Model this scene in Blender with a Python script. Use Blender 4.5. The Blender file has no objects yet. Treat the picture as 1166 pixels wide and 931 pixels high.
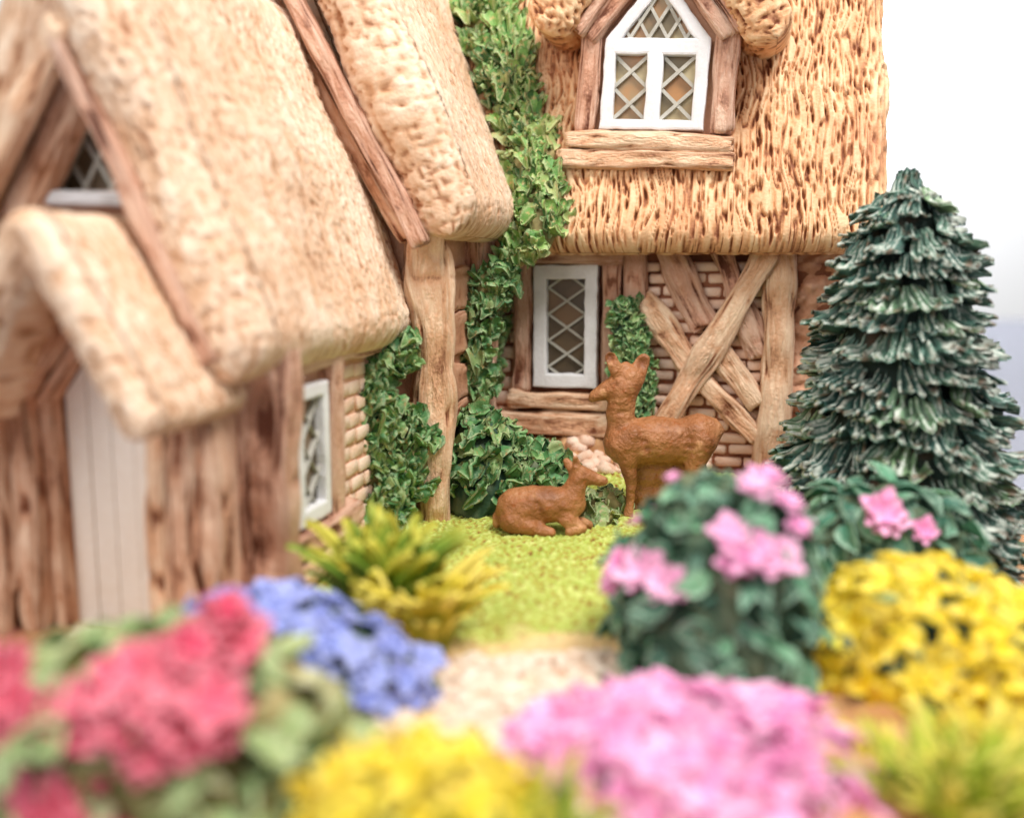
import bpy, bmesh, math, random
import numpy as np
from mathutils import Vector, Matrix, Euler
# A hand-painted resin cottage ornament, about 10 cm tall, on a white table. 1 unit = 1 cm.
R = math.radians
scene = bpy.context.scene
C = scene.collection
scene.unit_settings.system = 'METRIC'
scene.unit_settings.scale_length = 0.01

# ------------------------------------------------------------------ camera
cam_d = bpy.data.cameras.new('camera'); cam = bpy.data.objects.new('camera', cam_d); C.objects.link(cam)
cam.location = (0, 0, 3.5); cam.rotation_euler = (R(90 - 8.3), 0, 0)
cam_d.sensor_width = 36; cam_d.lens = 35; cam_d.clip_start = 0.1; cam_d.clip_end = 2000
cam_d.dof.use_dof = True; cam_d.dof.focus_distance = 13.9; cam_d.dof.aperture_fstop = 0.132
cam_d.dof.aperture_blades = 0
scene.camera = cam

# ------------------------------------------------------------------ light
world = bpy.data.worlds.new('World'); scene.world = world; world.use_nodes = True
bgn = world.node_tree.nodes['Background']
bgn.inputs[0].default_value = (1.0, 0.985, 0.96, 1); bgn.inputs[1].default_value = 0.37
def area_light(name, loc, target, size, power, colour, size_y=None):
    d = bpy.data.lights.new(name, 'AREA'); d.energy = power; d.color = colour; d.size = size
    if size_y: d.shape = 'RECTANGLE'; d.size_y = size_y
    o = bpy.data.objects.new(name, d); C.objects.link(o); o.location = loc
    o.rotation_euler = (Vector(target) - Vector(loc)).to_track_quat('-Z', 'Y').to_euler()
    o['kind'] = 'helper'
    return o
area_light('softbox_lamp', (9, 2, 27), (0.5, 13, 2), 11, 8700, (1.0, 0.965, 0.93))
area_light('added_fill_light', (-14, -8, 16), (0, 12, 2), 14, 2600, (1.0, 0.97, 0.94))  # unseen fill from front left, added to brighten the wall under the eaves
area_light('added_backdrop_light', (20, 97, 78), (20, 125, 78), 60, 330000, (1.0, 1.0, 1.0))  # unseen light added behind the table to burn the backdrop out to white
scene.view_settings.view_transform = 'Standard'; scene.view_settings.look = 'None'
scene.view_settings.exposure = 0.22; scene.view_settings.gamma = 1.0
scene.view_settings.use_curve_mapping = False

# ------------------------------------------------------------------ noise (numpy)
def _hash(ix, iy, iz, seed):
    h = (ix.astype(np.int64) * 374761393 + iy.astype(np.int64) * 668265263 + iz.astype(np.int64) * 2147483647 + seed * 1274126177) & 0xFFFFFFFF
    h = ((h ^ (h >> 13)) * 1274126177) & 0xFFFFFFFF
    h = ((h ^ (h >> 16)) * 2246822519) & 0xFFFFFFFF
    return ((h ^ (h >> 15)) & 0xFFFFFF) / float(0xFFFFFF)
def vnoise(p, seed=0):
    p = np.asarray(p, float); i = np.floor(p); f = p - i; f = f * f * (3 - 2 * f)
    ix, iy, iz = i[..., 0], i[..., 1], i[..., 2]; fx, fy, fz = f[..., 0], f[..., 1], f[..., 2]
    out = 0
    for dx in (0, 1):
        for dy in (0, 1):
            for dz in (0, 1):
                w = (fx if dx else 1 - fx) * (fy if dy else 1 - fy) * (fz if dz else 1 - fz)
                out = out + w * _hash(ix + dx, iy + dy, iz + dz, seed)
    return out * 2 - 1
def fbm(p, octaves=3, seed=0):
    p = np.asarray(p, float); out = 0; a = 1.0; t = 0
    for k in range(octaves):
        out = out + a * vnoise(p * 2 ** k, seed + k * 17); t += a; a *= 0.5
    return out / t
def worley(x, y, seed=0, jit=0.85):
    ix, iy = np.floor(x), np.floor(y); f1 = np.full(x.shape, 9.0); f2 = np.full(x.shape, 9.0); cid = np.zeros(x.shape)
    z = np.zeros_like(ix)
    for dx in (-1, 0, 1):
        for dy in (-1, 0, 1):
            cx, cy = ix + dx, iy + dy
            px = cx + 0.5 + jit * (_hash(cx, cy, z, seed) - 0.5); py = cy + 0.5 + jit * (_hash(cx, cy, z, seed + 5) - 0.5)
            d = np.hypot(x - px, y - py)
            near = d < f1
            f2 = np.where(near, f1, np.minimum(f2, d)); cid = np.where(near, _hash(cx, cy, z, seed + 9), cid); f1 = np.where(near, d, f1)
    return f1, f2, cid

# ------------------------------------------------------------------ materials
def lin(rgb, k=1.0):
    out = []
    for c in rgb:
        c /= 255.0
        out.append((c / 12.92 if c <= 0.04045 else ((c + 0.055) / 1.055) ** 2.4) * k)
    return (*out, 1.0)
class NT:
    def __init__(s, name):
        s.m = bpy.data.materials.new(name); s.m.use_nodes = True; s.t = s.m.node_tree
        s.b = s.t.nodes['Principled BSDF']
    def n(s, typ, **kw):
        x = s.t.nodes.new(typ)
        for k, v in kw.items():
            if k in x.inputs: x.inputs[k].default_value = v
            else: setattr(x, k, v)
        return x
    def l(s, a, b): s.t.links.new(a, b)
    def ramp(s, fac, stops):
        r = s.n('ShaderNodeValToRGB'); e = r.color_ramp.elements
        while len(e) < len(stops): e.new(0.5)
        for el, (p, c) in zip(e, stops): el.position = p; el.color = c
        s.l(fac, r.inputs[0]); return r.outputs[0]
    def mix(s, fac, a, b, mode='MIX'):
        m = s.n('ShaderNodeMix', data_type='RGBA', blend_type=mode)
        for sock, v in ((m.inputs[0], fac), (m.inputs[6], a), (m.inputs[7], b)):
            if isinstance(v, (float, int, tuple)): sock.default_value = v
            else: s.l(v, sock)
        return m.outputs[2]
    def math(s, op, a, b=0.5, clamp=False):
        m = s.n('ShaderNodeMath', operation=op, use_clamp=clamp)
        for sock, v in ((m.inputs[0], a), (m.inputs[1], b)):
            if isinstance(v, (float, int)): sock.default_value = v
            else: s.l(v, sock)
        return m.outputs[0]
    def noise(s, scale, detail=3, rough=0.55, vec=None, stretch=None):
        x = s.n('ShaderNodeTexNoise', Scale=scale, Detail=detail, Roughness=rough)
        if vec is None: vec = s.n('ShaderNodeTexCoord').outputs['Object']
        if stretch:
            mp = s.n('ShaderNodeMapping'); mp.inputs['Scale'].default_value = stretch; s.l(vec, mp.inputs[0]); vec = mp.outputs[0]
        s.l(vec, x.inputs['Vector']); return x.outputs['Fac']
    def attr(s, name='cav'): return s.n('ShaderNodeAttribute', attribute_name=name).outputs['Fac']
    def rand(s): return s.n('ShaderNodeObjectInfo').outputs['Random']
    def bump(s, h, strength=0.4, dist=0.02):
        b = s.n('ShaderNodeBump', Strength=strength, Distance=dist); s.l(h, b.inputs['Height']); s.l(b.outputs[0], s.b.inputs['Normal'])
    def done(s, colour, rough=0.6, spec=0.4, coat=0.0, sss=0.0):
        if isinstance(colour, tuple): s.b.inputs['Base Color'].default_value = colour
        else: s.l(colour, s.b.inputs['Base Color'])
        s.b.inputs['Roughness'].default_value = rough; s.b.inputs['Specular IOR Level'].default_value = spec
        s.b.inputs['Coat Weight'].default_value = coat; s.b.inputs['Coat Roughness'].default_value = 0.25
        return s.m
def painted(name, wash, base, high, rough=0.62, spec=0.35, nscale=1.6, fine=30, bump=0.35, tint=None, gain=1.0, grain=False):
    """resin paint: brown wash settled in the carving, dry-brushed pale on the ridges ('cav' 0..1), blotchy"""
    s = NT(name)
    cav = s.attr('cav'); blot = s.noise(nscale, 4); fn = s.noise(fine, 3)
    h = s.math('ADD', cav, s.math('MULTIPLY', s.math('SUBTRACT', fn, 0.5), 0.35))
    h = s.math('ADD', h, s.math('MULTIPLY', s.math('SUBTRACT', blot, 0.5), 0.55 * gain))
    if grain:                       # carved wood grain running along the piece
        cb = s.n('ShaderNodeCombineXYZ')
        for k, nm in enumerate(('gx', 'gl', 'gs')): s.l(s.attr(nm), cb.inputs[k])
        gr = s.noise(1.0, 4, 0.65, cb.outputs[0], (17.0, 1.5, 1.0)); gr2 = s.noise(1.0, 2, 0.5, cb.outputs[0], (34.0, 2.6, 1.0))
        ln = s.math('MULTIPLY', s.math('ABSOLUTE', s.math('SUBTRACT', gr, 0.5), 0), 7.0, True)
        g = s.math('MULTIPLY', ln, s.math('ADD', s.math('MULTIPLY', gr2, 0.6), 0.55), True)
        h = s.math('ADD', h, s.math('MULTIPLY', s.math('SUBTRACT', g, 0.50), 0.32))
        fn = s.math('ADD', s.math('MULTIPLY', g, 1.6), fn)
    o = 0.10 if grain else 0.0
    c = s.ramp(h, [(0.12 - o * .6, lin(wash)), (0.45 - o, lin(base)), (0.85 - o, lin(high))])
    if tint:
        f = s.math('MULTIPLY', s.math('SUBTRACT', s.noise(nscale * 0.6, 2), 0.52), 4.0, True)
        c = s.mix(f, c, s.mix(0.7, c, lin(tint)))
    s.bump(fn, bump, 0.03)
    return s.done(c, rough, spec)
M = {}
M['thatch'] = painted('thatch_paint', (118, 62, 34), (216, 160, 114), (245, 212, 170), 0.6, 0.3, 0.9, 26, 0.5, (218, 156, 116))
M['thatch_pale'] = painted('thatch_pale_paint', (158, 104, 68), (224, 184, 150), (245, 224, 200), 0.6, 0.3, 1.6, 14, 0.8, (212, 164, 122), gain=1.2)
M['timber'] = painted('timber_paint', (104, 58, 40), (206, 156, 130), (232, 196, 172), 0.6, 0.35, 1.3, 22, 0.5, (170, 108, 72), grain=True)
M['timber_pale'] = painted('pale_timber_paint', (124, 68, 40), (222, 170, 132), (244, 212, 180), 0.6, 0.35, 1.0, 22, 0.5, (206, 146, 100), grain=True)
M['porch_timber'] = painted('porch_timber_paint', (122, 68, 42), (212, 160, 128), (238, 204, 176), 0.6, 0.35, 1.0, 14, 0.5, (196, 122, 66), grain=True)
M['brick'] = painted('brick_paint', (150, 92, 64), (232, 192, 164), (246, 222, 202), 0.62, 0.35, 1.2, 24, 0.4, (206, 150, 112))
M['mortar'] = painted('mortar_paint', (76, 42, 30), (120, 72, 50), (160, 104, 76), 0.7, 0.25, 1.5, 20, 0.6)
M['plaster'] = painted('plaster_paint', (132, 78, 50), (192, 138, 106), (222, 176, 146), 0.65, 0.3, 1.2, 16, 0.6, (150, 92, 62))
M['earth'] = painted('earth_paint', (120, 74, 44), (176, 126, 84), (214, 174, 128), 0.7, 0.25, 0.9, 12, 0.7, (176, 116, 60))
M['stone'] = painted('stone_paint', (198, 146, 112), (240, 214, 188), (252, 240, 224), 0.65, 0.3, 1.2, 16, 0.5, (230, 188, 148))
M['white'] = painted('white_frame_paint', (168, 158, 152), (218, 216, 216), (238, 238, 240), 0.5, 0.4, 3.0, 20, 0.25, gain=1.5)
M['door'] = painted('door_paint', (186, 162, 140), (234, 220, 206), (246, 238, 228), 0.6, 0.35, 1.0, 14, 0.5)
def pane_mat():
    s = NT('painted_pane'); r = s.rand(); n = s.noise(4, 2)
    c = s.ramp(s.math('ADD', r, s.math('MULTIPLY', s.math('SUBTRACT', n, .5), .6)), [(0.1, lin((120, 104, 74))), (0.45, lin((176, 126, 78))), (0.75, lin((150, 132, 96))), (0.95, lin((198, 182, 142)))])
    return s.done(c, 0.35, 0.5, 0.2)
M['pane'] = pane_mat()
def dark_pane():
    s = NT('dark_painted_pane'); r = s.rand(); n = s.noise(4, 2)
    c = s.ramp(s.math('ADD', r, s.math('MULTIPLY', s.math('SUBTRACT', n, .5), .6)), [(0.1, lin((58, 48, 36))), (0.55, lin((92, 76, 56))), (0.95, lin((128, 98, 68)))])
    return s.done(c, 0.3, 0.5, 0.25)
M['dark_pane'] = dark_pane()
M['came'] = painted('lattice_paint', (110, 104, 94), (172, 168, 156), (206, 204, 194), 0.5, 0.4, 3, 30, 0.2)
def leafy(name, stops, pale, dark, rough=0.55, palef=0.55, spec=0.4, bare=None, coat=0.0, hi0=0.56):
    """per-leaf colour, pale dry-brush on ridges and tips, darker paint left in the folds"""
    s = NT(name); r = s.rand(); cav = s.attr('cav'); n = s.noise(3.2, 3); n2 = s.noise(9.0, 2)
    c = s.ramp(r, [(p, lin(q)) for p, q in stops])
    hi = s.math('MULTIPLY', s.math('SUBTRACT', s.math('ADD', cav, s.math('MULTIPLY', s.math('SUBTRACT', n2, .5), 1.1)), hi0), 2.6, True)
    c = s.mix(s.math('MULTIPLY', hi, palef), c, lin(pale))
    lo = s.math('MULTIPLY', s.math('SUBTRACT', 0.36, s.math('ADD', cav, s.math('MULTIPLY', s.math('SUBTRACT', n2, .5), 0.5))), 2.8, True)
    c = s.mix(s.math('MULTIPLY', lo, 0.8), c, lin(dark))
    if bare:
        f = s.math('MULTIPLY', s.math('SUBTRACT', n, 0.56), 7.0, True)
        c = s.mix(s.math('MULTIPLY', f, 0.75), c, lin(bare))
    s.bump(n2, 0.3, 0.02)
    return s.done(c, rough, spec, coat)
M['ivy'] = leafy('ivy_paint', [(0, (62, 106, 58)), (0.4, (96, 146, 72)), (0.75, (128, 172, 88)), (1, (176, 186, 122))], (222, 222, 172), (46, 72, 40), bare=(214, 176, 124))
M['ivy_dark'] = leafy('dark_ivy_paint', [(0, (58, 104, 62)), (0.45, (84, 136, 80)), (0.8, (112, 158, 92)), (1, (142, 160, 104))], (196, 206, 158), (50, 64, 40), bare=(186, 136, 92))
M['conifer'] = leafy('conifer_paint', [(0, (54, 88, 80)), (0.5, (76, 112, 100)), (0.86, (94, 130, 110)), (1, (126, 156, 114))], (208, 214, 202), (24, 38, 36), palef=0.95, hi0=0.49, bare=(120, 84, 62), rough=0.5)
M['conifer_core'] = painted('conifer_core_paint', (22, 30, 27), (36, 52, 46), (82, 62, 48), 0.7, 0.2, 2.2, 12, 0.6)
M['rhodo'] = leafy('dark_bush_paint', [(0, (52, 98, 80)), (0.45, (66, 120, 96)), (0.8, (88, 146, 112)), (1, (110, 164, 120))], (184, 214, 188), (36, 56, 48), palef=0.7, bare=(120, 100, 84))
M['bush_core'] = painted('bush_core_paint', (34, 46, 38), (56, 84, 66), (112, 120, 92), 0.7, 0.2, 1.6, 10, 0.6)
M['red_leaf'] = leafy('red_bush_leaf_paint', [(0, (104, 138, 84)), (0.5, (136, 164, 100)), (0.8, (172, 188, 128)), (1, (206, 196, 158))], (226, 226, 186), (84, 84, 52), bare=(206, 170, 140))
M['olive_core'] = painted('olive_core_paint', (84, 76, 46), (126, 120, 74), (186, 170, 120), 0.7, 0.2, 1.6, 10, 0.6)
def petal(name, stops, pale, dark, rough=0.5):
    return leafy(name, stops, pale, dark, rough, 0.6, 0.45)
M['red'] = petal('red_petal_paint', [(0, (198, 44, 82)), (0.5, (222, 78, 110)), (1, (238, 120, 142))], (252, 196, 202), (156, 34, 62))
M['blue'] = petal('blue_petal_paint', [(0, (112, 124, 198)), (0.5, (136, 150, 220)), (1, (164, 174, 232))], (204, 210, 244), (70, 76, 130))
M['pink'] = petal('pink_petal_paint', [(0, (230, 136, 188)), (0.5, (240, 160, 206)), (1, (247, 184, 218))], (252, 214, 232), (188, 104, 146))
M['yellow'] = petal('yellow_petal_paint', [(0, (226, 190, 20)), (0.5, (240, 212, 34)), (1, (248, 226, 70))], (252, 240, 140), (164, 128, 20))
def blade_mat(name, base, mid, tip):
    s = NT(name); a = s.attr('along'); r = s.rand(); n = s.noise(5, 2)
    h = s.math('ADD', a, s.math('ADD', s.math('MULTIPLY', s.math('SUBTRACT', r, .5), .7), s.math('MULTIPLY', s.math('SUBTRACT', n, .5), .5)))
    c = s.ramp(h, [(0.15, lin(base)), (0.6, lin(mid)), (1.0, lin(tip))]); s.bump(s.noise(16, 2), 0.3, 0.02)
    return s.done(c, 0.5, 0.4)
M['blade'] = blade_mat('tuft_paint', (60, 94, 38), (118, 152, 48), (206, 198, 74))
M['blade_lime'] = blade_mat('lime_tuft_paint', (112, 152, 52), (182, 198, 62), (240, 228, 116))
M['blade_gold'] = blade_mat('golden_tuft_paint', (164, 166, 50), (226, 206, 56), (246, 228, 110))
def deer_mat():
    s = NT('deer_paint'); n = s.noise(2.4, 3); f = s.noise(11, 3)
    c = s.ramp(n, [(0.25, lin((128, 78, 44))), (0.5, lin((164, 106, 64))), (0.8, lin((192, 138, 94)))])
    c = s.mix(s.math('MULTIPLY', s.math('SUBTRACT', f, .58), 5.0, True), c, lin((158, 86, 38)))
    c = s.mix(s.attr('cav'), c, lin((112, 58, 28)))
    c = s.mix(s.math('MULTIPLY', s.math('SUBTRACT', s.noise(3.7, 2), .62), 6.0, True), c, lin((214, 158, 112)))
    s.bump(s.noise(6, 4, .6), 1.0, 0.09); return s.done(c, 0.5, 0.4, 0.06)
M['deer'] = deer_mat()
def lawn_mat():
    s = NT('lawn_paint'); cav = s.attr('cav'); n = s.noise(1.1, 3); f = s.noise(22, 2)
    h = s.math('ADD', cav, s.math('MULTIPLY', s.math('SUBTRACT', f, .5), .6))
    c = s.ramp(h, [(0.15, lin((126, 78, 38))), (0.40, lin((172, 150, 68))), (0.65, lin((176, 190, 86))), (0.95, lin((218, 224, 138)))])
    c = s.mix(s.math('MULTIPLY', s.math('SUBTRACT', n, .5), 3.0, True), c, s.mix(0.55, c, lin((138, 176, 66))))
    b = s.attr('bare'); c = s.mix(b, c, lin((232, 196, 146)))
    s.bump(f, 0.6, 0.03); return s.done(c, 0.65, 0.3)
M['lawn'] = lawn_mat()
def plain(name, rgb, rough, n1=0.06):
    s = NT(name); n = s.noise(0.05, 3); k = lin(rgb)
    c = s.ramp(n, [(0.3, tuple(x * (1 - n1) for x in k[:3]) + (1,)), (0.7, k)]); return s.done(c, rough, 0.3)
M['table'] = plain('table_laminate', (150, 152, 164), 0.85)
M['backdrop'] = plain('backdrop_paper', (240, 241, 243), 0.9, 0.02)

# ------------------------------------------------------------------ mesh helpers
def mesh(name, V, F, mat, cav=None, along=None, smooth=True, extra=None):
    me = bpy.data.meshes.new(name)
    V = np.asarray(V, float).reshape(-1, 3)
    if isinstance(F, np.ndarray):
        n, k = F.shape
        me.vertices.add(len(V)); me.vertices.foreach_set('co', V.ravel())
        me.loops.add(n * k); me.loops.foreach_set('vertex_index', F.ravel().astype(np.int32))
        me.polygons.add(n); me.polygons.foreach_set('loop_start', np.arange(0, n * k, k, dtype=np.int32))
        me.update(calc_edges=True); me.validate()
    else:
        me.from_pydata([tuple(v) for v in V], [], [tuple(int(i) for i in f) for f in F]); me.update()
    for nm, arr in (('cav', cav), ('along', along)) + tuple((extra or {}).items()):
        if arr is not None:
            a = me.attributes.new(nm, 'FLOAT', 'POINT'); a.data.foreach_set('value', np.asarray(arr, np.float32).ravel())
    if smooth: me.polygons.foreach_set('use_smooth', [True] * len(me.polygons))
    if mat: me.materials.append(M[mat] if isinstance(mat, str) else mat)
    return me
def link(name, data, parent=None, loc=None, mat4=None):
    o = bpy.data.objects.new(name, data); C.objects.link(o)
    if parent: o.parent = parent
    if mat4 is not None: o.matrix_local = mat4
    elif loc is not None: o.location = loc
    return o
def tag(o, label, cat, group=None):
    o['label'] = label; o['category'] = cat
    if group: o['group'] = group
    return o
def structure(o): o['kind'] = 'structure'; return o
def grid_faces(n, m, wrap=False, off=0):
    i = np.arange(n - 1)[:, None]; mm = m if wrap else m - 1; j = np.arange(mm)[None, :]; j2 = (j + 1) % m
    a = i * m + j; b = i * m + j2; c = (i + 1) * m + j2; d = (i + 1) * m + j
    return np.stack([a, b, c, d], -1).reshape(-1, 4) + off
rng = random.Random(7)

def beam(name, p0, p1, w, d, out=(0, -1, 0), mat='timber', parent=None, seed=None, bow=0.05, rough=1.0, taper=1.0, seg=None, knots=True):
    """a carved log or plank from p0 to p1: w across, d deep (towards 'out'), grain grooves, uneven edges, one mesh"""
    seed = rng.randrange(9999) if seed is None else seed
    p0, p1, out = np.array(p0, float), np.array(p1, float), np.array(out, float)
    ax = p1 - p0; L = np.linalg.norm(ax); ax /= L
    out = out - ax * (out @ ax); out /= np.linalg.norm(out); sd = np.cross(ax, out)
    n = seg or max(14, int(L / 0.055)); K = 30
    th = np.linspace(0, 2 * math.pi, K, endpoint=False)
    e = 0.42
    cx = np.sign(np.cos(th)) * np.abs(np.cos(th)) ** e; cy = np.sign(np.sin(th)) * np.abs(np.sin(th)) ** e
    t = np.concatenate([[0], np.linspace(0, 1, n), [1]])
    S = np.ones(n + 2); S[0] = S[-1] = 0.02; S[1] = S[-2] = 0.90
    T, A = np.meshgrid(t, th, indexing='ij')
    g1 = vnoise(np.stack([np.cos(A) * 3.6 * w / .4 + seed, np.sin(A) * 3.6 * d / .4, T * L * 0.9], -1), seed)
    g2 = vnoise(np.stack([np.cos(A) * 9 * w / .4, np.sin(A) * 9 * d / .4 + seed, T * L * 1.6], -1), seed + 3)
    groove = -np.clip(np.abs(g2) * -5 + 1, 0, 1) * 0.6 - np.clip(np.abs(g1) * -6 + 1, 0, 1)
    lum = vnoise(np.stack([np.cos(A) * .8, np.sin(A) * .8 + seed, T * L * 2.2], -1), seed + 8)
    amp = 0.05 * rough * min(w, d) ** 0.5
    dis = groove * amp * 0.85 + lum * amp * 1.1
    bx = bow * w * 2 * vnoise(np.stack([t * L * 0.8 + seed, t * 0, t * 0], -1), seed + 4)
    wt = np.linspace(1, taper, n + 2)[:, None] * (1 + 0.10 * rough * vnoise(np.stack([t * L * 1.7, t * 0 + seed, t * 0], -1), seed + 6))[:, None]
    X = (cx[None] * w / 2 * wt + np.cos(A) * dis) * S[:, None] + bx[:, None]
    Y = (cy[None] * d / 2 + np.sin(A) * dis) * S[:, None]
    P = p0 + ax * (T * L)[..., None] + sd * X[..., None] + out * Y[..., None]
    endn = (vnoise(np.stack([np.cos(A) * 2, np.sin(A) * 2, T * 7 + seed], -1), seed) * 0.05 * min(w, .4) / .4)[..., None] * ax
    P = P + endn
    cav = np.clip(0.66 + 0.46 * groove + 0.2 * lum, 0, 1)
    F = grid_faces(n + 2, K, True)
    ex = {'gx': np.where(np.abs(np.sin(A)) > .55, np.cos(A) * w * .6, np.sin(A) * d * .6 + 3) + 0 * T, 'gl': T * L, 'gs': T * 0 + seed * 1.37}
    return link(name, mesh(name, P, F, mat, cav=cav, extra=ex), parent)

def thatch(name, prof, half, t0, t1, to3d, ds, dt, mat, parent, seed=1, strand=(0.085, 0.42), amp=0.05, lump=0.06, fine_from=0.0, cav_gain=1.0, end_round=None, inner_coarse=6, pits=1.0):
    """thick thatch: rounded slab swept along the centre line prof [(x,z)], from t0 to t1 along the ridge, strands carved by displacement"""
    pr = np.array(prof, float)
    # smooth the polyline (Chaikin), then resample
    for _ in range(3):
        q = [pr[0]]
        for a, b in zip(pr[:-1], pr[1:]): q += [a * .75 + b * .25, a * .25 + b * .75]
        q.append(pr[-1]); pr = np.array(q)
    seg = np.hypot(*(pr[1:] - pr[:-1]).T); s = np.concatenate([[0], np.cumsum(seg)]); L = s[-1]
    ss = []; x = 0.0
    while x < L:
        ss.append(x); x += ds if x / L >= fine_from else ds * 5
    ss.append(L); ss = np.array(ss)
    lo = half * 1.1
    extra = half * (1 - np.cos(np.linspace(0, math.pi / 2, 9)))[1:-1]
    ss = np.unique(np.concatenate([ss, extra, L - extra]))
    Cx = np.interp(ss, s, pr[:, 0]); Cz = np.interp(ss, s, pr[:, 1])
    e = 0.05
    tx = np.interp(np.clip(ss + e, 0, L), s, pr[:, 0]) - np.interp(np.clip(ss - e, 0, L), s, pr[:, 0])
    tz = np.interp(np.clip(ss + e, 0, L), s, pr[:, 1]) - np.interp(np.clip(ss - e, 0, L), s, pr[:, 1])
    ln = np.hypot(tx, tz); nx, nz = -tz / ln, tx / ln
    dd = np.minimum(ss, L - ss); q = np.clip(dd / half, 0, 1); prof_th = np.sqrt(np.clip(1 - (1 - q) ** 2, 0, 1)) * 0.999 + 0.001
    r = end_round or half
    ta = np.arange(t0 + r, t1 - r, dt)
    ang = np.linspace(math.pi / 2, -math.pi / 2, max(8, int(math.pi * r / (dt * 1.3))))
    tb = np.linspace(t1 - r, t0 + r, max(4, int((t1 - t0) / (dt * inner_coarse))))
    kt = np.concatenate([ta, t1 - r + r * np.cos(ang), tb, t0 + r - r * np.cos(ang[::-1])])
    kn = np.concatenate([np.ones_like(ta), np.sin(ang), -np.ones_like(tb), np.sin(ang[::-1])])
    dn_t = np.concatenate([np.zeros_like(ta), np.cos(ang), np.zeros_like(tb), -np.cos(ang)])
    dn_n = kn.copy()
    ka = np.concatenate([ta, t1 - r + r * (math.pi / 2 - ang), tb + 50, t0 + r - r * (math.pi / 2 - ang[::-1])])
    Sg, Ag = np.meshgrid(ss, ka, indexing='ij')
    wob = 0.06 * vnoise(np.stack([Ag * 1.5, Sg * 1.6, Ag * 0 + seed], -1), seed)
    # raised straw ridges knit together round elongated tool pits, with fine lines running down the slope
    f1, f2, cid = worley((Ag + wob) / strand[0], (Sg + 0.10 * vnoise(np.stack([Ag * 4, Sg, Ag * 0], -1), seed + 2)) / strand[1], seed, 0.95)
    f1b, f2b, cidb = worley((Ag - wob) / (strand[0] * .8) + 31, Sg / (strand[1] * .75) + 7, seed + 40, 0.95)
    pit = np.clip((0.38 - f1) / 0.28, 0, 1) * np.clip(cid * 1.5 - .25, 0, 1); pit = np.maximum(pit, 0.7 * np.clip((0.34 - f1b) / 0.28, 0, 1) * np.clip(cidb * 2 - .7, 0, 1))
    pit = pit * pit * (3 - 2 * pit)
    gl = np.abs(vnoise(np.stack([(Ag + wob * 1.3) / (strand[0] * .55), Sg / (strand[1] * 1.5), Ag * 0 + 9], -1), seed + 31))
    line = np.clip(gl * 4.0, 0, 1)
    rg = vnoise(np.stack([(Ag + wob) / (strand[0] * .5), Sg / (strand[1] * 1.0), Ag * 0 + 5], -1), seed + 51)
    h = (1 - .8 * pit) * (0.5 + 0.5 * line) ; h2 = line
    big = fbm(np.stack([Ag * 0.75, Sg * 0.75, Ag * 0 + seed], -1), 2, seed + 11)
    disp = amp * (h - 0.6 + 0.22 * rg) + lump * big
    disp = disp * (0.15 + 0.85 * prof_th[:, None])
    px_ = (Cx[:, None] + nx[:, None] * (kn[None] * half * prof_th[:, None] + dn_n[None] * disp))
    pz_ = (Cz[:, None] + nz[:, None] * (kn[None] * half * prof_th[:, None] + dn_n[None] * disp))
    pt_ = kt[None] + dn_t[None] * disp + 0 * px_
    pt_ = pt_ - (1 - prof_th[:, None]) * np.sign(kt[None] - (t0 + t1) / 2) * 0.25 * r
    P = to3d(px_, pt_, pz_)
    cav = np.clip(0.66 + 0.16 * rg - 0.50 * cav_gain * pit * pits - 0.50 * cav_gain * (1 - line) + 0.12 * big, 0, 1)
    F = grid_faces(len(ss), len(kt), True)
    return link(name, mesh(name, P, F, mat, cav=cav), parent)

def slab(name, P4, depth, mat, parent, res=0.08, bumpy=0.02, seed=0, freq=2.2):
    """bumpy wall panel: four corners (in order), extruded by vector depth behind it"""
    a, b, c, d = [np.array(p, float) for p in P4]; dep = np.array(depth, float)
    n = max(3, int(np.linalg.norm(b - a) / res)); m = max(3, int(np.linalg.norm(d - a) / res))
    u, v = np.meshgrid(np.linspace(0, 1, n), np.linspace(0, 1, m), indexing='ij')
    P = (a * ((1 - u) * (1 - v))[..., None] + b * (u * (1 - v))[..., None] + c * (u * v)[..., None] + d * ((1 - u) * v)[..., None])
    nn = -dep / np.linalg.norm(dep); z = fbm(P * freq, 4, seed)
    edge = (np.minimum(u, 1 - u) * np.minimum(v, 1 - v) > 1e-9)
    P1 = P + nn * (z * bumpy)[..., None] * edge[..., None]
    Q = P + dep
    nv = n * m; F = [tuple(f) for f in grid_faces(n, m)] + [tuple(f[::-1]) for f in grid_faces(n, m, off=nv)]
    ring = [i * m for i in range(n)] + [(n - 1) * m + j for j in range(1, m)] + [i * m + m - 1 for i in range(n - 2, -1, -1)] + [j for j in range(m - 2, 0, -1)]
    for i, x in enumerate(ring):
        y = ring[(i + 1) % len(ring)]; F.append((y, x, x + nv, y + nv))
    cav = np.concatenate([np.clip(.55 + .5 * z, 0, 1).ravel(), np.full(nv, .5)])
    return link(name, mesh(name, np.concatenate([P1.reshape(-1, 3), Q.reshape(-1, 3)]), F, mat, cav=cav), parent)

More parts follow.
